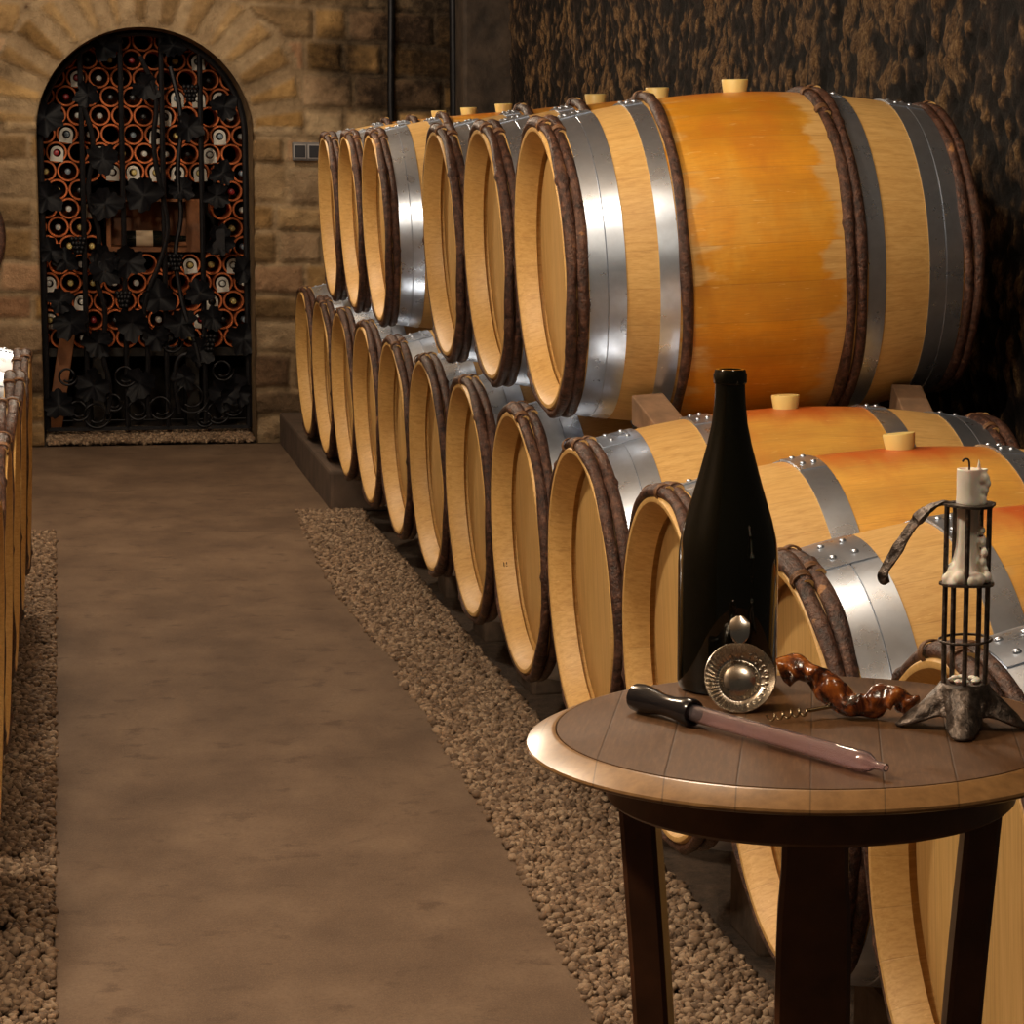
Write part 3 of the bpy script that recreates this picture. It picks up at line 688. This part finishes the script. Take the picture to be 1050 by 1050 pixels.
o2 = mb.obj('thumb_rest', M_SIL2, tv, angle=60); o2['label'] = 'bright silver thumb rest and ring'
for q in (o, o2): q.matrix_local = Matrix.Translation((0, 0, RC*math.sin(math.radians(66))+.0012)) @ cupM
# wine thief
def axis_frame(a, b):
    a, b = Vector(a), Vector(b); z = (b-a).normalized(); x = Vector((0, 0, 1)).cross(z).normalized(); y = z.cross(x)
    m = Matrix.Identity(4)
    for i in range(3): m[i][0] = x[i]; m[i][1] = y[i]; m[i][2] = z[i]; m[i][3] = a[i]
    return m
th = empty('wine_thief'); th.matrix_world = axis_frame((.485, 2.172, TZ+.0135), (.623, 1.8855, TZ+.0098)); LT = .322
tag(th, 'pink glass wine thief with black rubber bulb lying across the table', 'pipette')
M_RUB = NT('glossy_black_rubber'); M_RUB.bs(Base_Color=(.010, .009, .011, 1), Roughness=.16); M_RUB = M_RUB.mat
M_PINK = NT('pink_glass'); M_PINK.bs(Base_Color=(.965, .83, .895, 1), Roughness=.02, Transmission_Weight=.95, IOR=1.45); M_PINK = M_PINK.mat
mb = MB(); mb.lathe([(0, .0005), (.0, .0085), (.003, .0122), (.010, .0130), (.022, .0122), (.040, .0094), (.056, .0096), (.072, .0118), (.080, .0122), (.083, .0112), (.083, .0092), (.074, .0088)], 40, 'z')
b = mb.obj('rubber_bulb', M_RUB, th, angle=40); b['label'] = 'glossy black rubber bulb'
TP = [(.0, .0076), (.16, .0082), (.215, .0090), (.226, .0086), (.232, .0060), (.236, .0038), (.249, .0034)]
mb = MB(); mb.lathe([(z+.074, r) for z, r in TP]+[(z+.074, r-.0012) for z, r in TP[::-1]], 40, 'z'); b = mb.obj('glass_tube', M_PINK, th, angle=35); b['label'] = 'clear pinkish glass tube with narrowed tip'
# corkscrew with a vine-root handle
M_VINE = NT('varnished_vine_root'); v = M_VINE.obj(); n = M_VINE.noise(v, 55, 4, .6, dist=.8); n2 = M_VINE.noise(v, 120, 3, .6)
c = M_VINE.ramp(n, [(.36, (.010, .003, .002)), (.47, (.10, .022, .006)), (.60, (.34, .090, .014)), (.73, (.64, .24, .035))])
M_VINE.bs(Base_Color=c, Roughness=.16, Coat_Weight=.6); M_VINE.b.inputs['Coat Roughness'].default_value = .06; M_VINE.bump(M_VINE.m('ADD', n, M_VINE.m('MULTIPLY', n2, .3)), .6, .004); M_VINE = M_VINE.mat
M_BRASS = simple('worn_brass_steel', (.42, .33, .20), .25, 1.0, var=.2, scale=90)
ck = tag(empty('corkscrew', (.668, 2.10, TZ)), 'corkscrew with twisted varnished vine-root handle lying on the table', 'corkscrew')
def px(pxx, pyy, depth):       # metres at the table, relative to the corkscrew
    return Vector(((.6674-.668)+(pxx-880)*.00080+(depth-2.09)*.13, depth-2.10, 0)), (740-pyy)
HP = [(-.0595, .036, .0375, .0090), (-.0530, .034, .0400, .0122), (-.0420, .031, .0415, .0114), (-.0330, .027, .0385, .0104), (-.0270, .022, .0315, .0112), (-.0200, .016, .0260, .0118), (-.0100, .008, .0150, .0118),
      (.0020, .000, .0105, .0116), (.0120, -.006, .0125, .0108), (.0200, -.009, .0190, .0108), (.0270, -.012, .0225, .0112), (.0350, -.015, .0220, .0098), (.0420, -.018, .0150, .0105), (.0460, -.022, .0110, .0092)]
pts = chaikin([h[:3] for h in HP], 3); nn = len(pts)
def rad_at(f):
    s = f*(len(HP)-1); i = min(int(s), len(HP)-2); q = HP[i][3]*(1-(s-i))+HP[i+1][3]*(s-i)
    end = min(1, (min(f, 1-f)*26+.25)); return q*math.sqrt(min(1, end))
mb = MB(); N0 = len(pts); rows = []; nrm = Vector((0, 0, 1))
for i, p in enumerate(pts):
    t = (pts[min(i+1, N0-1)]-pts[max(i-1, 0)]).normalized(); nrm = (nrm-t*nrm.dot(t)).normalized(); bn = t.cross(nrm); f = i/(N0-1); R = rad_at(f)
    row = []
    for k in range(20):
        a = 2*PI*k/20; q = R*(1+.16*math.sin(2*a+f*21)+.07*math.sin(3*a-f*34+1)+.10*math.sin(f*48+a))
        for (fc, ac, dp) in ((.10, 2.0, .5), (.04, 3.6, .5), (.60, 1.2, .45), (.93, 3.3, .45)):
            q *= 1-dp*math.exp(-((f-fc)/.022)**2-(((a-ac+PI) % (2*PI)-PI)/.45)**2)
        v3 = p+(nrm*math.cos(a)+bn*math.sin(a))*q; row.append((v3.x, v3.y, max(v3.z, .0006)))
    rows.append(row)
mb.grid(rows, closed_v=True); mb.f.append(tuple(range(20))[::-1]); mb.m.append(0); e = (N0-1)*20; mb.f.append(tuple(range(e, e+20))); mb.m.append(0)
h = mb.obj('handle', M_VINE, ck, angle=75); h['label'] = 'glossy red-brown twisted vine-root handle'
A, B = Vector((-.001, .010, .0125)), Vector((-.0815, -.0035, .0050)); d = (B-A); L = d.length; d.normalize(); s1 = d.cross(Vector((0, 0, 1))).normalized(); s2 = s1.cross(d)
mb = MB(); mb.tube([A, A+d*L*.50], .0019, 10)
hel = []
for i in range(121):
    f = i/120; q = .0036*min(1, f*8)*(1-.25*f); hel.append(A+d*L*(.50+.5*f)+(s1*math.cos(f*5.2*2*PI)+s2*math.sin(f*5.2*2*PI))*q)
mb.tube(hel, lambda f: .00125*(1-.4*f), 8); w = mb.obj('worm', M_BRASS, ck, angle=60); w['label'] = 'thin brass-coloured spiral worm'
mb = MB(); mb.tube([A+d*-.004, A+d*.006], .0052, 14); mb.obj('collar', M_BRASS, ck)

# candle holder
CX, CY = .7500, 2.0460
M_OIRON = NT('old_wrought_iron'); v = M_OIRON.obj(); n = M_OIRON.noise(v, 90, 5, .65); n2 = M_OIRON.noise(v, 35, 3, .6)
c = M_OIRON.ramp(n, [(.3, (.028, .021, .017)), (.55, (.11, .085, .070)), (.75, (.27, .22, .19))]); c = M_OIRON.mix(M_OIRON.mapr(n2, .6, .72, 0, .5), c, (.16, .065, .03))
M_OIRON.bs(Base_Color=c, Metallic=.75, Roughness=.38); M_OIRON.bump(n, .9, .003); M_OIRON = M_OIRON.mat
M_WAX = NT('ivory_wax'); v = M_WAX.obj(); n = M_WAX.noise(v, 70, 3, .5)
M_WAX.bs(Base_Color=M_WAX.ramp(n, [(.3, (.82, .74, .62)), (.7, (.92, .87, .78))]), Roughness=.42, Subsurface_Weight=.3, Subsurface_Scale=.006); M_WAX.bump(n, .15, .001); M_WAX = M_WAX.mat
ch = tag(empty('candle_holder', (CX, CY, TZ), (0, 0, -.35)), 'wrought-iron cage candle holder with hooked handle on the table', 'candle holder')
mb = MB(); rows = []; nt = 96
for i in range(13):
    t = i/12; row = []
    for k in range(nt):
        a = 2*PI*k/nt; c = (.5+.5*math.cos(4*a))**1.6
        r = .0195+t*(.0065+.0325*c)+.004*c*math.sin(t*PI); z0 = .0405; zb = .0135*(1-c)
        z = z0+(zb-z0)*(t**(.72+.1*math.sin(a*3))); r += (.0017*math.sin(a*9+t*5)+.0010*math.sin(a*17-t*11))*t; z += .0020*math.sin(a*13+t*9)*t*(1-t)*2
        row.append((r*math.cos(a), r*math.sin(a), max(z, .0012)))
    rows.append(row)
mb.grid(rows, closed_v=True); base = mb.obj('footed_base', M_OIRON, ch, rot=(0, 0, .0), angle=70); sm = base.modifiers.new('s', 'SOLIDIFY'); sm.thickness = .0024; sm.offset = 0
RR = .0192; ztop = .1955; zmid = .1268; zring = .0785
for k in range(5):
    a = -PI/2+2*PI*k/5; x, y = RR*math.cos(a), RR*math.sin(a)
    mb = MB(); mb.tube([(x*.97, y*.97, .034), (x*.985+.0004*math.sin(k), y, .08), (x, y+.0004, .14), (x*1.0, y, ztop)], .0023, 8); mb.obj('rod', M_OIRON, ch)
def plate(name, z, r, hole, th, n=48, seed=0):
    mb = MB(); rows = []; rg = random.Random(seed); ph = [rg.uniform(0, 6) for _ in range(3)]
    for (rr_, zz) in ((hole, z), (r, z), (r, z+th), (hole, z+th), (hole, z)):
        rows.append([(rr_*(1+(.03*math.sin(3*2*PI*k/n+ph[0])+.03*math.sin(7*2*PI*k/n+ph[1]))*(rr_ > hole))*math.cos(2*PI*k/n), rr_*(1+.0*(rr_ > hole))*math.sin(2*PI*k/n), zz+.0006*math.sin(2*PI*k/n*2+ph[2])) for k in range(n)])
    mb.grid(rows, closed_v=True); return mb.obj(name, M_OIRON, ch, angle=40)
plate('plate', zmid, .0238, .001, .0018, seed=1); plate('ring', ztop, .0236, .0118, .0022, seed=2); plate('base_plate', .0385, .0200, .001, .0018, seed=3)
mb = MB(); mb.tube([(.0228*math.cos(t), .0228*math.sin(t), zring+.0008*math.sin(t+1)) for t in np.linspace(0, 2*PI, 41)[:-1]], .0012, 8, closed=True); mb.obj('wire_ring', M_OIRON, ch)
hp = chaikin([(-.012, 0, ztop+.002), (-.024, -.001, ztop+.0025), (-.036, -.003, ztop-.004), (-.047, -.004, ztop-.016), (-.056, -.005, ztop-.031), (-.064, -.006, ztop-.045), (-.0725, -.007, ztop-.0590), (-.0720, -.007, ztop-.0665), (-.0665, -.007, ztop-.0650)], 3)
mb = MB(); rows = []
for i, p in enumerate(hp):
    t = (hp[min(i+1, len(hp)-1)]-hp[max(i-1, 0)]).normalized(); nv = Vector((0, 1, 0)).cross(t).normalized(); f = i/(len(hp)-1)
    w = .0046+.0006*math.sin(f*25); w *= 1 if f < .82 else 1-(f-.82)*3.6; tk = .0014+.0004*math.sin(f*60)
    if .28 < f < .36: tk += .0012
    fi = 1.05*min(1, max(0, (f-.12)/.3)); wd = Vector((0, math.cos(fi), 0))+nv*math.sin(fi); td = nv*math.cos(fi)-Vector((0, math.sin(fi), 0))
    rows.append([p+wd*w*s+td*tk*q for s, q in ((-1, -1), (1, -1), (1, 1), (-1, 1))])
mb.grid(rows, closed_v=True); mb.f.append((0, 1, 2, 3)); mb.m.append(0); e = len(rows)*4; mb.f.append((e-4, e-3, e-2, e-1)[::-1]); mb.m.append(0)
bevel(mb.obj('hooked_handle', M_OIRON, ch, angle=50), .0006)
# candle standing in it, with its wax
cn = tag(empty('candle', (CX, CY, TZ+zmid+.0018), (0, 0, -.35)), 'stub of ivory candle with dripped wax inside the iron holder', 'candle')
mb = MB(); rows = []; n = 40; H = .0990
pf = [(0, .0222), (.0015, .0222), (.005, .0200), (.0095, .0165), (.015, .0140), (.022, .0118), (.030, .0104), (.040, .0098), (.060, .0098), (.066, .0104), (.070, .0110), (.076, .0106), (.088, .0108), (H, .0109), (H+.0008, .0102), (H-.001, .0080), (H-.002, .0005)]
for z, r in pf:
    row = []
    for k in range(n):
        a = 2*PI*k/n; q = r; low = max(0, 1-z/.045)
        q *= 1+low*(.16*math.sin(5*a+1)+.12*math.sin(3*a+.4)-.22*max(0, math.cos(a+.6)))
        if z < .006: q = min(q, .0232)
        if z > .062 and r > .005: q += .0062*math.exp(-((a-.15+PI) % (2*PI)-PI)**2/.28)*(.55+.45*math.sin(z*260+.5))
        row.append((q*math.cos(a), q*math.sin(a), z))
    rows.append(row)
mb.grid(rows, closed_v=True); mb.f.append(tuple(range(n))[::-1]); mb.m.append(0)
mb.sphere((.0125, -.002, .091), .0055, 8, (1, 1, 1.1)); mb.sphere((.0158, -.003, .087), .0034, 8, (1, 1, 1.2)); mb.sphere((.0130, -.002, .082), .0045, 8, (1, 1, 1.4)); mb.sphere((.0118, -.003, .072), .0040, 8, (1, 1, 1.6))
mb.tube([(.008, -.004, H-.002), (.0085, -.004, H+.006), (.0075, -.004, H+.010)], [.0022, .0014, .0004], 8)
for (x, y, z, r) in ((.010, -.014, .005, .006), (-.006, -.016, .006, .006), (-.012, -.003, .010, .007), (.012, .002, .012, .006), (.0135, -.004, .019, .0048), (.0148, -.005, .027, .0042), (.0128, -.003, .036, .0044), (.0118, -.003, .046, .0036), (.0165, -.004, .013, .0045), (.017, -.006, .006, .005), (-.016, -.010, .004, .0055), (.004, -.0175, .004, .005), (.0155, .003, .022, .0036), (.0165, -.001, .034, .0030)): mb.sphere((x, y, z), r, 8, (1, 1, 1.1))
wx = mb.obj('wax_body', M_WAX, cn, angle=70); rm = wx.modifiers.new('r', 'REMESH'); rm.mode = 'VOXEL'; rm.voxel_size = .0009; rm.use_smooth_shade = True; sm = wx.modifiers.new('s', 'SMOOTH'); sm.iterations = 6; sm.factor = .5
mb = MB(); mb.tube(chaikin([(0, 0, H-.004), (.0002, 0, H+.005), (-.001, 0, H+.0085), (-.0045, 0, H+.0085), (-.006, 0, H+.006)], 2), .0009, 8); w = mb.obj('wick', M_IRON, cn); w['label'] = 'burnt black wick'
mb = MB(); mb.lathe([(.0403, .0172), (.0425, .0160), (.0440, .0100), (.0445, .0005)], 32, 'z')
for i in range(9):
    a = i*2.4; mb.sphere((.011*math.cos(a), .011*math.sin(a), .0430), .0035, 6, (1, 1, .7))
o = mb.obj('wax_drips', M_WAX, ch); rm = o.modifiers.new('r', 'REMESH'); rm.mode = 'VOXEL'; rm.voxel_size = .0012; rm.use_smooth_shade = True; o['label'] = 'beige wax spilled on the base plate'

# ------------------------------------------------------------------ gate, rack and bottles
GY = 12.22
def gx(p): return -.0792+(p-47)/211*.9416
def gz(p): return .6816-(p-300)*.00453
gate = tag(empty('iron_gate', (AX, GY, .045)), 'arched black wrought-iron gate with vine leaves closing the bottle alcove', 'gate')
def gpart(mb, name, mat=M_IRON, **k): return mb.obj(name, mat, gate, loc=(-AX, -GY, -.045), **k)
gr = AR-.014; mb = MB()
fr = [(AX-gr, GY, .047)]+[(AX-gr*math.cos(t), GY, ASP+gr*math.sin(t)) for t in np.linspace(0, PI, 41)]+[(AX+gr, GY, .047)]
fr2 = [fr[0]]+[(AX-gr, GY, z) for z in np.linspace(.2, 1.3, 8)]+fr[1:-1]+[(AX+gr, GY, z) for z in np.linspace(1.3, .2, 8)]+[fr[-1]]
mb.tube(fr2, .015, 8, up=(0, 1, 0)); gpart(mb, 'frame')
mb = MB(); mb.box((AX-gr, GY-.010, .040), (AX+gr, GY+.010, .057)); gpart(mb, 'bottom_rail', smooth=False)
for p in (90, 130, 171, 210):
    x = gx(p); zt = ASP+math.sqrt(max(.01, gr*gr-(x-AX)**2)); mb = MB(); mb.tube([(x, GY, .05), (x, GY, zt)], .0125, 8); gpart(mb, 'bar')
def leaf_mesh(seed):
    rg = random.Random(seed); mb = MB(); n = 40; rings = 5; rows = []
    for j in range(rings+1):
        q = j/rings; row = []
        for k in range(n):
            t = 2*PI*k/n; R = .068*(.70+.16*abs(math.cos(2.5*t+.2))+.07*math.sin(11*t+seed)+.09*math.sin(3*t+seed*2)+.05*rg.uniform(-1, 1)) if j == rings else None
            row.append((t, q, R))
        rows.append(row)
    Rs = [r[2] for r in rows[-1]]; out = []
    for row in rows:
        out.append([(q*Rs[k]*math.cos(t), -.018*q*q+.010*math.sin(3*t+seed)*q, q*Rs[k]*math.sin(t)) for k, (t, q, _) in enumerate(row)])
    mb.grid(out, closed_v=True); mb.grid([[(x, y+.004, z) for x, y, z in r] for r in out], closed_v=True, flip=True); mb.grid([out[-1], [(x, y+.004, z) for x, y, z in out[-1]]], closed_v=True)
    return mb.mesh('leaf', angle=70)
LV = [leaf_mesh(i) for i in range(4)]
for m in LV: m.materials.append(M_LEAFIRON)
LEAF = [(114, 51), (183, 49), (97, 100), (154, 91), (234, 109), (54, 123), (197, 131), (111, 164), (231, 177), (189, 194), (54, 203), (112, 209), (151, 200), (57, 257), (133, 268), (109, 266), (226, 246), (251, 277), (64, 308), (110, 277), (165, 305), (186, 332), (219, 326), (143, 393), (61, 415), (241, 402), (250, 348), (189, 387), (229, 405), (101, 351), (75, 330), (136, 330), (206, 300), (160, 345), (96, 395), (205, 360), (72, 268), (225, 200)]
for i, (a, b) in enumerate(LEAF):
    o = link('leaf', LV[i % 4], parent=gate, loc=(gx(a)-AX, -.020, gz(b)-.045), rot=(random.uniform(-.3, .3), random.uniform(0, 6.28), random.uniform(-.3, .3))); s = random.uniform(1.0, 1.45); o.scale = (s, s, s)
def gcurve(name, pp, r, smooth=2):
    mb = MB(); mb.tube(chaikin([(gx(a), GY-.014+.006*math.sin(i), gz(b)) for i, (a, b) in enumerate(pp)], smooth), r, 8); gpart(mb, name)
for tr in ([(152, 430), (150, 400), (153, 360), (147, 330), (152, 300), (166, 270), (176, 235), (170, 200), (160, 150), (168, 100), (150, 60)],
           [(183, 425), (178, 390), (182, 365), (198, 362), (207, 383), (200, 350), (190, 320), (186, 300), (180, 260), (190, 220), (184, 180), (192, 120), (180, 70)],
           [(110, 425), (114, 395), (104, 360), (112, 320), (98, 280), (108, 240), (92, 200), (104, 150), (92, 110)]): gcurve('vine_stem', tr, .012)
for (a, b, r) in ((98, 425, 15), (116, 412, 10), (164, 418, 14), (195, 408, 18), (222, 424, 13), (80, 420, 12), (140, 420, 12), (238, 418, 11), (128, 385, 12), (208, 430, 10), (176, 350, 12), (70, 385, 10), (228, 380, 12)):
    gcurve('tendril', [(a+r*math.cos(t)*(1-.055*t), b+r*math.sin(t)*(1-.055*t)) for t in np.linspace(0, 8.5, 26)], .0055, 1)
for (a, b) in ((128, 300), (182, 262), (214, 345), (84, 245), (200, 90)):
    mb = MB()
    for k in range(16):
        q = k % 4; row = k//4; mb.sphere((gx(a)+(q-1.5)*.018*(1-row*.2), GY-.018-.01*(k % 2), gz(b)-row*.020), .012, 6)
    gpart(mb, 'grape_cluster')
mb = MB(); mb.box((AX+.30, GY-.03, .86), (AX+.36, GY+.02, .98)); gpart(mb, 'lock_box', smooth=False)

RY = 12.55
def rx(p): return -.0978+(p-40)*.004627-.004*0
def rz(p): return .653-(p-300)*.00469
st = tag(empty('rack_stand', (AX, 12.78, 0)), 'dark low wooden stand carrying the clay bottle tubes behind the gate', 'stand')
mb = MB(); mb.box((-.66, -.22, .36), (.66, .16, .40)); mb.obj('top_board', M_DARKWOOD, st, smooth=False)
for x in (-.60, -.22, .22, .60):
    mb = MB(); mb.box((x-.03, -.20, 0), (x+.03, .14, .36)); mb.obj('leg', M_DARKWOOD, st, smooth=False)
TR = .0492
def tube_mesh():
    mb = MB(); P = [(0, TR-.001), (.001, TR), (.30, TR), (.30, TR-.0090), (.001, TR-.0090), (0, TR-.0080), (0, TR-.001)]; mb.lathe(P, 26, 'y'); return mb.mesh('clay_tube', angle=30)
ME_T = tube_mesh(); ME_T.materials.append(M_TERRA)
M_RACKBOT = NT('rack_bottle_glass'); M_RACKBOT.bs(Base_Color=(.008, .010, .007, 1), Roughness=.12); M_RACKBOT = M_RACKBOT.mat
def rackbottle():
    mb = MB(); mb.lathe([(.285, .0005), (.285, .034), (.28, .0365), (.13, .0365), (.105, .031), (.085, .020), (.07, .0155), (.012, .0120), (.011, .0005)], 22, 'y'); return mb.mesh('bottle_glass', angle=35)
ME_RB = rackbottle(); ME_RB.materials.append(M_RACKBOT)
def capsule(col, nm):
    mb = MB(); mb.lathe([(.075, .0160), (.004, .0130), (.001, .0120), (0, .0105), (0, .0005)], 18, 'y'); m = mb.mesh('capsule', angle=35); m.materials.append(simple(nm, col, .4, var=.1)); return m
CAPS = {'white': capsule((.62, .60, .55), 'white_foil'), 'yellow': capsule((.62, .47, .16), 'yellow_foil'), 'red': capsule((.36, .025, .03), 'red_foil'), 'grey-blue': capsule((.22, .27, .32), 'grey_blue_foil'), 'black': capsule((.012, .012, .014), 'black_foil')}
def tagmesh():
    mb = MB(); n = 20; outp = []; inn = []
    for k in range(n+1):
        t = PI*k/n; outp.append((.030*math.cos(t), .030*math.sin(t)+.002)); inn.append((.0185*math.cos(t), .0185*math.sin(t)))
    for k in range(n+1):
        t = PI+PI*k/n; inn.append((.0185*math.cos(t), .0185*math.sin(t)))
        x = -.030+.060*k/n; outp.append((x, -.040))
    f = [[(x, 0, z) for x, z in outp], [(x, 0, z) for x, z in inn]]; b = [[(x, .002, z) for x, _, z in r] for r in f]
    mb.grid(f, closed_v=True); mb.grid(b, closed_v=True, flip=True); mb.grid([f[0], b[0]], closed_v=True); mb.grid([b[1], f[1]], closed_v=True); return mb.mesh('neck_tag', smooth=False)
ME_TAG = tagmesh(); ME_TAG.materials.append(M_PAPER)
TAGPX = [(78, 80), (194, 62), (173, 97), (193, 97), (214, 98), (161, 115), (235, 136), (68, 131), (151, 133), (57, 150), (99, 151), (203, 152), (223, 153), (151, 170), (134, 170), (174, 170), (122, 190), (101, 226), (49, 240), (43, 224), (42, 260), (194, 276), (235, 278), (225, 295), (53, 278), (81, 297), (43, 298), (45, 332), (203, 332), (213, 310), (38, 150), (38, 115), (205, 190), (181, 184), (175, 210), (206, 224)]
cand = []
rowi = 0; z = .40+TR
while z < 1.86:
    off = .0505 if rowi % 2 else 0
    for c in range(13):
        x = AX-.592+off+c*.101
        if not (-.13 < x < .91): continue
        inarch = z < ASP+.02 or math.hypot(x-AX, z-ASP) < AR+.06
        if not inarch: continue
        if .17 < x < .72 and .81 < z < 1.16: continue
        cand.append((x, z))
    rowi += 1; z += .0876
tagged = set()
for (a, b) in TAGPX:
    q = min(range(len(cand)), key=lambda i: (cand[i][0]-rx(a))**2+(cand[i][1]-rz(b))**2)
    if (cand[q][0]-rx(a))**2+(cand[q][1]-rz(b))**2 < .09**2: tagged.add(q)
kinds = ['white']*5+['yellow']*4+['red']*2+['grey-blue']*3+['black']*3; rgk = random.Random(4)
for i, (x, z) in enumerate(cand):
    has = i in tagged or rgk.random() < .80
    t = link('clay_tube', ME_T, loc=(x, RY, z)); tag(t, 'round terracotta tube in the stacked rack behind the gate, '+('holding a bottle' if has else 'empty'), 'clay tube', 'terracotta tubes holding bottles' if has else 'empty terracotta tubes')
    if not has: continue
    kd = rgk.choice(kinds); b = empty('wine_bottle', (x, RY-.008, z-.0032))
    link('bottle_glass', ME_RB, parent=b); c = link('capsule', CAPS[kd], parent=b); c['label'] = f'{kd} foil capsule'
    if i in tagged:
        g = link('neck_tag', ME_TAG, parent=b, loc=(rgk.uniform(-.005, .005), .003, 0), rot=(rgk.uniform(-.05, .1), rgk.uniform(-.15, .15), 0)); g['label'] = 'white paper tag around the neck'
        b['label'] = f'dark bottle with {kd} capsule and white neck tag lying in a clay tube'; b['group'] = f'tagged bottles with {kd} capsules in the rack'
    else:
        b['label'] = f'dark untagged bottle with {kd} capsule lying in a clay tube'; b['group'] = f'untagged bottles with {kd} capsules in the rack'
    b['category'] = 'bottle'
# little shelf with one labelled bottle lying on it
cab = tag(empty('rack_shelf', (.445, RY, .86)), 'orange-brown open wooden shelf box set among the clay tubes', 'shelf')
for nm, lo, hi in (('bottom_board', (-.225, -.02, .0), (.225, .30, .022)), ('top_board', (-.225, 0, .238), (.225, .30, .250)), ('side_board', (-.225, -.0, .022), (-.205, .30, .238)), ('side_board', (.145, -.02, .022), (.225, .02, .238)), ('side_board', (.205, .02, .022), (.225, .30, .238)), ('back_board', (-.205, .28, .022), (.205, .30, .238))):
    mb = MB(); mb.box(lo, hi); mb.obj(nm, M_PLANK, cab, smooth=False)
lb = tag(empty('wine_bottle', (.30, RY+.05, .9205)), 'bottle with cream label lying sideways on the small wooden shelf', 'bottle')
mb = MB(); mb.lathe([(0, .0005), (0, .036), (.004, .038), (.17, .038), (.20, .028), (.22, .016), (.29, .0145), (.29, .0005)], 28, 'x'); mb.obj('bottle_glass', M_RACKBOT, lb, angle=35)
mb = MB(); mb.lathe([(.055, .0384), (.135, .0384)], 40, 'x'); mb.obj('paper_label', M_CREAM, lb)
mb = MB(); mb.box((-.035, -.012, 0), (.035, .012, .50)); o = bevel(mb.obj('loose_plank', M_PLANK, smooth=False), .003); o.location = (-.045, 12.47, .012); o.rotation_euler = (-.05, .16, 0); tag(o, 'short orange-brown plank leaning at the left behind the gate', 'plank')

# ------------------------------------------------------------------ far wall fittings
so = tag(empty('wall_socket', (1.106, WY-.028, 1.343)), 'double wall socket with two dark square faces on the stone wall', 'socket')
mb = MB(); mb.box((-.066, -.022, -.042), (.066, .03, .042)); bevel(mb.obj('back_box', simple('grey_plastic', (.16, .15, .15), .5, var=.1), so, smooth=False), .006)
for x in (-.032, .032):
    mb = MB(); mb.box((x-.029, -.030, -.033), (x+.029, -.020, .033)); f = bevel(mb.obj('socket_face', simple('pale_bezel', (.30, .28, .28), .4, var=.1), so, smooth=False), .003)
    mb = MB(); mb.box((x-.023, -.0335, -.027), (x+.023, -.029, .027)); q = bevel(mb.obj('rocker', simple('dark_plastic', (.012, .013, .02), .3, var=.1), f, smooth=False), .003)
mb = MB(); mb.tube([(1.493, WY-.045, 1.36), (1.490, WY-.045, 1.6), (1.496, WY-.045, 2.0), (1.494, WY-.045, 2.58)], .016, 10); tag(mb.obj('conduit', M_IRON), 'thin black vertical pipe on the mouldy stone wall', 'pipe')
mb = MB(); mb.tube([(1.775, WY-.10, .9), (1.775, WY-.10, 1.6), (1.77, WY-.10, 2.58)], .020, 10); tag(mb.obj('conduit', M_IRON), 'thicker black vertical pipe in the far right corner beside the dark pier', 'pipe')
# round barrel end hung on the wall at the left edge
be = tag(empty('barrel_end', (-.535, WY-.085, .95)), 'round dark barrel end hung on the stone wall at the left edge of the view', 'barrel end')
mb = MB(); mb.lathe([(0, .001), (0, .262), (.03, .262), (.03, .001)], 64, 'y'); mb.obj('head_boards', M_DARKWOOD, be, angle=30)
mb = MB(); mb.tube([(.285*math.cos(t), .012, .285*math.sin(t)) for t in np.linspace(0, 2*PI, 73)[:-1]], .024, 10, closed=True); mb.obj('wooden_hoop', M_BARK, be)
